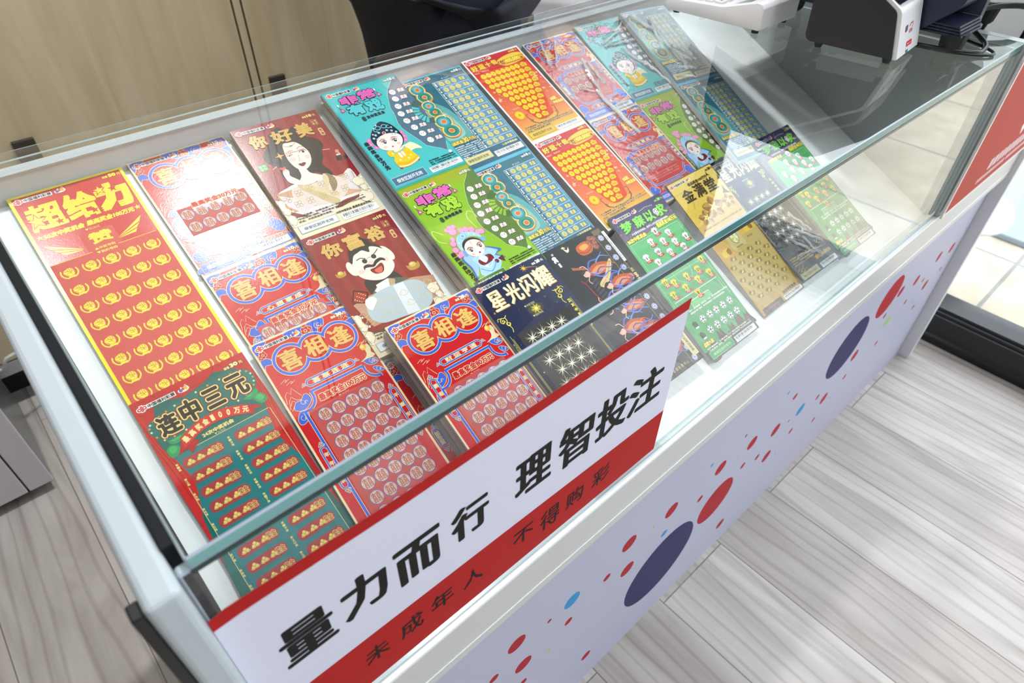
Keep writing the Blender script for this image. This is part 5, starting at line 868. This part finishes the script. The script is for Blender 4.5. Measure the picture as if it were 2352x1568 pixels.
# clear shrink film over four pads: a thin crumpled sheet with real creases
FILM = glass_mat('clear_film', (.95, .96, .97, 1), .07)
FN = FILM.node_tree; _t = FN.nodes.new('ShaderNodeTexCoord'); _n = FN.nodes.new('ShaderNodeTexNoise'); _n.inputs['Scale'].default_value = 26; _n.inputs['Detail'].default_value = 2; _n.inputs['Distortion'].default_value = 1.5
_b = FN.nodes.new('ShaderNodeBump'); _b.inputs['Strength'].default_value = .35; _b.inputs['Distance'].default_value = .004
FN.links.new(_t.outputs['Object'], _n.inputs['Vector']); FN.links.new(_n.outputs[0], _b.inputs['Height'])
for nd in FN.nodes:
    if nd.type == 'BSDF_GLOSSY': FN.links.new(_b.outputs[0], nd.inputs['Normal']); nd.inputs['Roughness'].default_value = .06
FOLD = bpy.data.materials.new('painted_fold_glint'); FOLD.use_nodes = True  # white colour paints in the bright glints along the film creases
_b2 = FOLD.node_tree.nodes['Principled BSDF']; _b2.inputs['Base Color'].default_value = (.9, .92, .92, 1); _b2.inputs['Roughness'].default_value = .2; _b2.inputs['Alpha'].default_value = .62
def film(p, ln, seed, creases):
    rnd = random.Random(seed); nx, ny = 40, int(ln/.0026); bm = bmesh.new(); W_ = TW/1000; G = []
    for j in range(ny+1):
        row = []
        for i in range(nx+1):
            x, y = W_*i/nx, ln*j/ny; z = .0013
            for (x0, y0, x1, y1, w, hh) in creases:
                dx, dy = x1-x0, y1-y0; L2 = dx*dx+dy*dy; t = max(0, min(1, ((x-x0)*dx+(y-y0)*dy)/L2)); d = math.hypot(x-x0-t*dx, y-y0-t*dy); z += hh*max(0, 1-d/w)*math.sin(math.pi*min(max(t, .02), .98))
            row.append(bm.verts.new((x, -y, z)))
        G.append(row)
    for j in range(ny):
        for i in range(nx): bm.faces.new((G[j][i], G[j+1][i], G[j+1][i+1], G[j][i+1]))
    f = tag(obj('film_wrap', bm, FILM, p, smooth=True), 'clear crinkled plastic film')
    for (x0, y0, x1, y1, w, hh) in creases:              # raised folds along the creases, coloured white as painted highlight streaks
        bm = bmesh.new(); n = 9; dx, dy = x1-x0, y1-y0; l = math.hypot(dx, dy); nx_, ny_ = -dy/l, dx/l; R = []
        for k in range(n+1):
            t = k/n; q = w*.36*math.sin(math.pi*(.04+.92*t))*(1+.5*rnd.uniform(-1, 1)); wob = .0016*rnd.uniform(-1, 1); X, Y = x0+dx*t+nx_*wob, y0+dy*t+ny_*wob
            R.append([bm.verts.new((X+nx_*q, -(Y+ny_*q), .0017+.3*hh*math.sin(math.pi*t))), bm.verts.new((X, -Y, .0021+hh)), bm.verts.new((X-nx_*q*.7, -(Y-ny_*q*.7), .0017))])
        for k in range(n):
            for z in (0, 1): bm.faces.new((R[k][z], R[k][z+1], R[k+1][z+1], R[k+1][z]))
        obj('fold_glint', bm, FOLD, f, smooth=True)
    return f
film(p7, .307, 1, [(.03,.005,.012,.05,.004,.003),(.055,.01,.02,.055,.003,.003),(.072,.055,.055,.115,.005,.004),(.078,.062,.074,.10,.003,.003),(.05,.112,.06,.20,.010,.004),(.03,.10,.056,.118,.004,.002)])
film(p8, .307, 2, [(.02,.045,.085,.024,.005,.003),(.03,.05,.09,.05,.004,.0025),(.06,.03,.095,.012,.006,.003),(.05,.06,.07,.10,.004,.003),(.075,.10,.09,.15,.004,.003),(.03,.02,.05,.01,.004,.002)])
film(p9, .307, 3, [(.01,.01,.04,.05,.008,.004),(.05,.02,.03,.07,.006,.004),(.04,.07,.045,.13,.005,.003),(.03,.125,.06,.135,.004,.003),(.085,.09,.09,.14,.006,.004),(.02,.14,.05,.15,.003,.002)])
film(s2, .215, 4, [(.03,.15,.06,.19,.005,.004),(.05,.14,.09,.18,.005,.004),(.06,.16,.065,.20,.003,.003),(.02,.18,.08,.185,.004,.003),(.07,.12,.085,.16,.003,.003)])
# ------------------------------------------------------------------ things standing on the glass
PW = mat('#e4e2e6', .35, 'white_plastic'); PD = mat('#2b2d31', .4, 'charcoal_plastic'); NV = mat('#1a2036', .4, 'navy_plastic'); RUB = mat('#0f1012', .6, 'black_rubber')
ZT = H+.0004
# desk calculator
Xc = Vector((.925-.838, .257-.254, 0)); ang = math.atan2(.003, .087)
cal = thing('desk_calculator', 'white desk calculator with a green key, standing on the glass top', 'calculator', mw=Matrix.Translation((.8365, .252, ZT)) @ Matrix.Rotation(math.radians(1.5), 4, 'Z'))
bm = bmesh.new(); Lc, Wc = .158, .100     # depth along y, width along x; tall end at the front
fa = prism(bm, [(0,.008),(.002,.006),(Lc-.004,.004),(Lc,.008),(Lc,.016),(Lc-.004,.020),(.066,.025),(.060,.026),(.012,.040),(.004,.039),(0,.034)], 0, Wc)
obj('case', bm, PW, cal, .003, True, 3)
scr = box('screen_recess', .012, .014, .0345, Wc-.012, .05, .0352, mat('#3a3d42', .2), cal); scr.rotation_euler = (math.radians(-17), 0, 0); scr.location = (0, .003, .006)
dis = box('display', .016, .018, .0353, Wc-.045, .046, .0357, mat('#9aa39a', .2), cal); dis.rotation_euler = scr.rotation_euler; dis.location = (0, .003, .006)
def key(x, y, w, l, m, txt=None):
    z = .0253-(y-.066)*.055; bm = bmesh.new(); add_box(bm, x, y, z-.002, x+w, y+l, z+.0028); k = obj('key', bm, m, cal, .0012)
    if txt:
        a = Art(); a.p = 'key_legend'; a.txt(txt, 0, 0, 4.5, 4.5, '#4a4a55', 1, .3, n=6); g = a.build(cal, 'key_legend', matte); g.parent = k; g.location = (x+w*.5-.0022, y+l*.5+.0022, z+.0029)
for r in range(5):
    for q in range(5):
        if (r, q) in ((4, 0), (4, 1)): continue
        key(.010+.0168*q, .070+.0166*r, .0138, .0126, mat('#e2e0da', .4) if (r, q) == (0, 0) else PW, ('AC789÷', 'M456×', 'C123-', '%0.=+', '  √±▶')[r][q] if ('AC789÷', 'M456×', 'C123-', '%0.=+', '  √±▶')[r][q] != ' ' else None)
key(.010, .070+.0166*4, .0306, .0126, mat('#35b060', .4), '✓')
for x in (.012, Wc-.012):
    for y in (.012, Lc-.014):
        bm = bmesh.new(); lathe(bm, [(.005, 0), (.005, .009)], x, y, 12); obj('foot', bm, RUB, cal)
# card payment terminal: charcoal sides, white front and tilted screen
pos = thing('payment_terminal', 'charcoal and white payment terminal with a tilted screen, standing on the glass top', 'payment terminal', mw=Matrix.Translation((.8665, .0770, ZT)) @ Matrix.Rotation(math.atan2(.009, .084), 4, 'Z'))
def rounded(P, r, n=5):
    out = []
    for i in range(len(P)):
        a, b, d = Vector(P[i-1]), Vector(P[i]), Vector(P[(i+1)%len(P)]); rr = r[i]
        if not rr: out.append(tuple(b)); continue
        u, v = (a-b).normalized(), (d-b).normalized(); al = u.angle(v); t = rr/math.tan(al/2); c0 = b+(u+v).normalized()*rr/math.sin(al/2)
        p, q = b+u*t-c0, b+v*t-c0; an = p.angle(q); sg = 1 if p.x*q.y-p.y*q.x > 0 else -1
        for k in range(n+1): w = sg*an*k/n; out.append((c0.x+p.x*math.cos(w)-p.y*math.sin(w), c0.y+p.x*math.sin(w)+p.y*math.cos(w)))
    return out
PR = rounded([(0,.006),(.118,.006),(.124,.125),(.014,.060)], (.001,.010,.012,.012), 7)
bm = bmesh.new(); prism(bm, PR, .0012, .084); obj('shell', bm, PW, pos, smooth=False)
cx, cy = sum(p[0] for p in PR)/len(PR), sum(p[1] for p in PR)/len(PR)
bm = bmesh.new(); prism(bm, [(.120+(y-.120)*.955, .0062+(z-.0062)*.965) for y, z in PR], -.0006, .0846); obj('side_cheeks', bm, PD, pos)
d = Vector((0, .110, .065)).normalized(); n = Vector((0, -.065, .110)).normalized(); O = Vector((.004, .0155, .0612))+n*.0022
MS = Matrix((Vector((1,0,0)), d, n)).transposed().to_4x4(); MS.translation = O
bm = bmesh.new(); add_box(bm, .003, .006, -.001, .073, .108, .0006); so = obj('screen_bezel', bm, mat('#14161c', .15), pos); so.matrix_local = MS
bm = bmesh.new(); add_box(bm, .008, .013, .0006, .068, .103, .0009); sg_ = obj('lit_screen', bm, mat('#b9cdf2', .1, emit=.7), pos); sg_.matrix_local = MS
a = Art(); a.p = 'front_stickers'; fz = .055
a.poly([(9,18),(17,17),(16,24),(8,25)], '#3a4a78', 2); a.poly([(9.6,18.6),(12,18.3),(11,24.4),(8.8,24.4)], '#b0363c', 3); a.poly([(13,18.6),(15.6,18.3),(14.8,23.6),(12.2,23.9)], '#2f7a8a', 3)
a.stroke([(24,21),(29,17.5),(33,18),(36,16.4)], 1.1, '#c8444a', 2); a.stroke([(36,16.6),(37,21),(34,23)], .9, '#c8444a', 2)
for i, ch in enumerate('云闪付'): a.txt(ch, 24+4.6*i, 24, 28+4.6*i, 29, '#c8545a', 2, .2, n=6)
a.rr(20, 38, 40, 44, 1.2, '#cf2f38', 2); a.rect(23, 40.4, 28, 41.6, '#f0d0d2', 3); a.rect(30, 40.4, 37, 41.6, '#e68a8e', 3)
a.rect(20, 48, 23, 51.5, '#4a6f8a', 2); a.rect(24, 48, 29, 51.5, '#3f7fb4', 2)
for k in range(3): a.ell(24+5*k, 33.6, .4, '#9a9aa0', 2, n=6)
st = a.build(pos, 'front_stickers', matte); st.rotation_euler = (math.radians(90-13.2), 0, 0); st.location = (.014, .0130, .0640)
st.matrix_local = Matrix.Translation((.014, .0129, .0590)) @ Matrix.Rotation(math.radians(90-14.4), 4, 'X'); st.location = (.014, .0128, .0572)
for x, y in ((.006, .012), (.006, .10), (.078, .012), (.078, .10)):
    bm = bmesh.new(); lathe(bm, [(.0045, 0), (.0062, .006)], x, y, 10); obj('foot', bm, RUB, pos)
# navy ticket printer behind it
prn = thing('ticket_printer', 'navy blue ticket printer on black feet, behind the payment terminal', 'printer', (.985, .055, ZT))
bm = bmesh.new(); prism(bm, rounded([(.035,.024),(.330,.024),(.330,.19),(.120,.19),(-.020,.075)], (.01,.02,.03,.05,.03), 5), -.03, .20); obj('housing', bm, NV, prn, .003, False)
bm = bmesh.new()
for k in range(4): add_box(bm, -.022, -.012+.002*k, .0205+.0035*k, .050, .040, .0235+.0035*k)
obj('ribbed_foot_plate', bm, NV, prn, .0008)
box('asset_label', .0502, -.006, .026, .0512, .018, .034, mat('#e8e8ea', .4), prn)
box('base_bracket', .0505, -.004, .0205, .064, .036, .06, mat('#4a4c5c', .4), prn)
for x, y in ((-.006, .000), (.012, .236), (.17, .02), (.17, .25)):
    bm = bmesh.new(); lathe(bm, [(.011, 0), (.014, .004), (.017, .0238)], x, y, 12); obj('foot', bm, RUB, prn)
bm = bmesh.new(); tube(bm, [(.205, .02, .095), (.245, -.01, .088)], .012, 14); obj('paper_roller', bm, mat('#9a9a9a', .3), prn, smooth=True)
# cables
def cable(label, pts, r, m=None):
    bm = bmesh.new(); tube(bm, spline(pts, 8), r, 8); return tag(obj('power_cable', bm, m or mat('#141416', .35), smooth=True), label, 'cable')
cable('thick black cable curving from the printer over the right end of the glass', [(.955,.115,.862),(.965,.062,.862),(.985,.026,.862),(1.005,.0225,.862),(1.03,.030,.864),(1.07,.062,.868),(1.12,.085,.872),(1.16,.070,.866),(1.20,.09,.80),(1.22,.12,.66)], .0032)
cable('thin black cable looping past the black feet of the printer', [(.945,.20,.8602),(.958,.10,.8602),(.972,.042,.8602),(.998,.0105,.8602),(1.02,.020,.8604),(1.05,.075,.8606),(1.09,.16,.870),(1.14,.20,.872),(1.2,.19,.80)], .0020)
cable('heavy black cable leaving the back of the printer towards the right edge', [(1.04,.085,.874),(1.09,.078,.882),(1.15,.06,.884),(1.20,.03,.876),(1.25,.035,.82),(1.28,.06,.70)], .0046)
# low dark clutter beyond the glass
ups = thing('power_unit', 'dark grey power unit standing low beyond the right end of the glass', 'electrical box', (1.30, .28, ZF+.012))
box('case', -.12, -.14, 0, .16, .16, .13, mat('#2c3134', .4), ups, .006)
for k in range(7): box('vent_rib', -.1215, -.12+.035*k, .02, -.1200, -.105+.035*k, .11, mat('#16191b', .5), ups)
# ------------------------------------------------------------------ behind the counter
MP = maple(); GAP = mat('#2a2018', .7)
YB = 1.30
cab = thing('wall_cupboard', 'tall pale maple cupboard with flush doors behind the counter', 'cupboard', (0, YB, 0))
box('carcass', -2.2, .02, .14, 1.2, .42, 2.2, GAP, cab)
box('plinth', -2.2, .06, 0, 1.2, .42, .14, mat('#1a1816', .6), cab)
for x0, x1 in ((-2.2, -.72), (-.715, .522), (.547, 1.2)): box('door', x0, 0, .125, x1, .0198, 2.2, MP, cab, .0008)
box('filler_strip', .5265, 0, .125, .5425, .0198, 2.2, MP, cab, .0008)
box('bottom_rail', -2.2, -.004, .092, 1.2, .018, .122, mat('#b9b9be', .3, metal=.6), cab)
for x in (.034, .565): box('door_pull', x, -.010, .527, x+.038, -.0002, .578, mat('#3a312b', .5), cab, .001)
dk = thing('back_desk', 'low white topped desk behind the person, to the right', 'desk', (1.25, 1.12, 0))
box('desk_top', 0, 0, .600, .40, .9, .632, PW, dk, .002)
box('desk_front', .01, .06, 0, .39, .9, .5995, mat('#6a5a48', .6), dk)
for k in range(3): box('door', .012+.128*k, .045, .04, .128+.128*k, .0598, .585, mat('#5b4c3c', .6), dk)
wc = thing('white_cabinet', 'white metal cabinet with a black plinth standing on the floor at the far left', 'cabinet', (-.2, .995, 0))
box('body', -.75, .012, .028, 0, .275, .82, mat('#5d6260', .25), wc, .003)
box('plinth', -.74, .03, 0, -.012, .265, .0278, mat('#101012', .6), wc)
WM = mat('#cdc8d0', .4, 'white_enamel')
box('door', -.75, 0, .026, -.0465, .0118, .82, WM, wc, .002); box('door', -.0435, 0, .026, 0, .0118, .82, WM, wc, .002)
bm = bmesh.new(); tube(bm, spline([(-.235,1.24,.30),(-.19,1.22,.17),(-.165,1.215,.19),(-.13,1.23,.185),(-.08,1.25,.17)], 6), .004, 8); tag(obj('power_cable', bm, mat('#b9b9b4', .5), smooth=True), 'thin white cable hanging between the white cabinet and the maple cupboard', 'cable')
# person behind the counter (only hips and lower jacket fall inside the photograph)
def skinned(name, V, E, R, m, parent=None, sub=2):
    me = bpy.data.meshes.new(name); me.from_pydata(V, E, []); o = bpy.data.objects.new(name, me); COL.objects.link(o)
    k = o.modifiers.new('skin', 'SKIN'); k.use_smooth_shade = True
    for i, v in enumerate(me.skin_vertices[0].data): v.radius = R[i] if isinstance(R[i], tuple) else (R[i], R[i]); v.use_root = (i == 0)
    q = o.modifiers.new('sub', 'SUBSURF'); q.levels = q.render_levels = sub
    ev = o.evaluated_get(bpy.context.evaluated_depsgraph_get()); nm = bpy.data.meshes.new_from_object(ev); o.modifiers.clear(); o.data = nm; nm.materials.clear(); nm.materials.append(m)
    for p in nm.polygons: p.use_smooth = True
    if parent: o.parent = parent
    return o
per = thing('person', 'person in dark navy clothes standing behind the counter', 'person', (.86, .985, 0))
SKN = mat('#d9ab8e', .5, 'skin'); NAVY = mat('#161a2b', .75, 'navy_cloth', bump=.3, bscale=60)
V = [(0,0,.90),(0,0,1.10),(0,-.01,1.28),(0,0,1.40),(0,-.005,1.50),(0,-.02,1.60),(0,-.015,1.70)]
E = [(0,1),(1,2),(2,3),(3,4),(4,5),(5,6)]; Rr = [(.165,.115),(.145,.105),(.16,.115),(.11,.085),(.056,.056),(.078,.092),(.066,.078)]
def limb(base, pts, rad):
    b = base
    for p, r in zip(pts, rad): V.append(p); Rr.append(r); E.append((b, len(V)-1)); b = len(V)-1
    return b
hands = []
for sx in (-1, 1):
    h_ = limb(3, [(sx*.19,0,1.38),(sx*.235,-.01,1.12),(sx*.225,-.14,1.0),(sx*.20,-.17,.985)], [.06,.048,.036,.034])
    limb(h_, [(sx*.185,-.235,.985)], [(.036,.018)])
    hb = len(V)-1
    for k, (dx, dl) in enumerate(((-.030,.055), (-.011,.068), (.009,.072), (.028,.062))): limb(hb, [(sx*.185+dx,-.262,.985),(sx*.185+dx,-.262-dl*.55,.980),(sx*.185+dx,-.262-dl,.968)], [.0095,.009,.008])
    limb(h_, [(sx*.165,-.205,.988),(sx*.150,-.235,.982)], [.011,.010])
    limb(0, [(sx*.095,0,.80),(sx*.10,-.005,.48),(sx*.105,.01,.10),(sx*.107,-.05,.045),(sx*.11,-.13,.03)], [.095,.062,.044,(.042,.038),(.038,.026)])
skinned('body', V, E, Rr, SKN, per)
# jacket, trousers, shoes, hair
V2 = [(0,0,.90),(0,0,.72),(0,0,1.10),(0,-.005,1.28),(0,.005,1.41),(0,0,1.46)]; E2 = [(0,1),(0,2),(2,3),(3,4),(4,5)]; R2 = [(.200,.140),(.212,.150),(.175,.13),(.185,.135),(.13,.10),(.075,.072)]
for sx in (-1, 1):
    b = 4
    for p, r in (((sx*.20,0,1.385), .076), ((sx*.245,-.01,1.12), .064), ((sx*.232,-.12,1.015), .052)): V2.append(p); R2.append(r); E2.append((b, len(V2)-1)); b = len(V2)-1
skinned('jacket', V2, E2, R2, NAVY, per)
V3 = [(0,0,.90)]; E3 = []; R3 = [(.185,.13)]
for sx in (-1, 1):
    b = 0
    for p, r in (((sx*.098,0,.78), .115), ((sx*.10,0,.48), .085), ((sx*.105,.012,.09), .068)): V3.append(p); R3.append(r); E3.append((b, len(V3)-1)); b = len(V3)-1
skinned('trousers', V3, E3, R3, mat('#12141f', .8), per)
for sx in (-1, 1): skinned('shoe', [(sx*.107,.03,.05),(sx*.108,-.06,.045),(sx*.112,-.15,.035)], [(0,1),(1,2)], [(.05,.048),(.05,.042),(.044,.032)], mat('#1b1b1d', .4), per)
skinned('hair', [(0,.01,1.70),(0,.035,1.62),(0,.04,1.56)], [(0,1),(1,2)], [(.085,.075),(.088,.062),(.07,.05)], mat('#15110f', .6), per)
for sx in (-1, 1):
    bm = bmesh.new(); bmesh.ops.create_uvsphere(bm, u_segments=12, v_segments=8, radius=.012); o = obj('eye', bm, mat('#f2efec', .2), per, smooth=True); o.location = (sx*.030, -.098, 1.615)
    bm = bmesh.new(); bmesh.ops.create_uvsphere(bm, u_segments=10, v_segments=6, radius=.0062); q = obj('iris', bm, mat('#1c1410', .2), o, smooth=True); q.location = (0, -.0075, 0)
    bm = bmesh.new(); bmesh.ops.create_uvsphere(bm, u_segments=12, v_segments=8, radius=.03); bmesh.ops.scale(bm, vec=(.3, .6, 1), verts=bm.verts[:]); o = obj('ear', bm, SKN, per, smooth=True); o.location = (sx*.078, -.005, 1.60)
bm = bmesh.new(); bmesh.ops.create_cone(bm, cap_ends=True, segments=12, radius1=.016, radius2=.006, depth=.05); o = obj('nose', bm, SKN, per, smooth=True); o.location = (0, -.112, 1.595); o.rotation_euler = (math.radians(-14), 0, 0)
bm = bmesh.new(); bmesh.ops.create_uvsphere(bm, u_segments=12, v_segments=8, radius=.02); bmesh.ops.scale(bm, vec=(1.1, .35, .35), verts=bm.verts[:]); o = obj('mouth', bm, mat('#a85a54', .4), per, smooth=True); o.location = (0, -.103, 1.555)
# ------------------------------------------------------------------ outside on the pavement
stl = thing('round_pedestal', 'white round pedestal standing on the pavement outside the window', 'pedestal', (1.93, .13, 0))
bm = bmesh.new(); lathe(bm, [(.10, -.004), (.10, .22), (.145, .225), (.15, .235), (.145, .25)], 0, 0, 40); obj('pedestal_body', bm, mat('#eef0f4', .4), stl, smooth=False)
mt = thing('pale_mat', 'pale blue mat printed with blue discs lying on the pavement outside', 'mat', (2.42, .1, -.003))
box('sheet', -.08, -.33, 0, 1.6, 2.0, .02, mat('#94a3b0', .5), mt, .004)
for x, y, r in ((.02,.20,.10), (.16,.32,.16)):
    bm = bmesh.new(); lathe(bm, [(r, .0202), (r, .0208)], x, y, 36); obj('printed_disc', bm, mat('#8fb0d8', .5), mt)
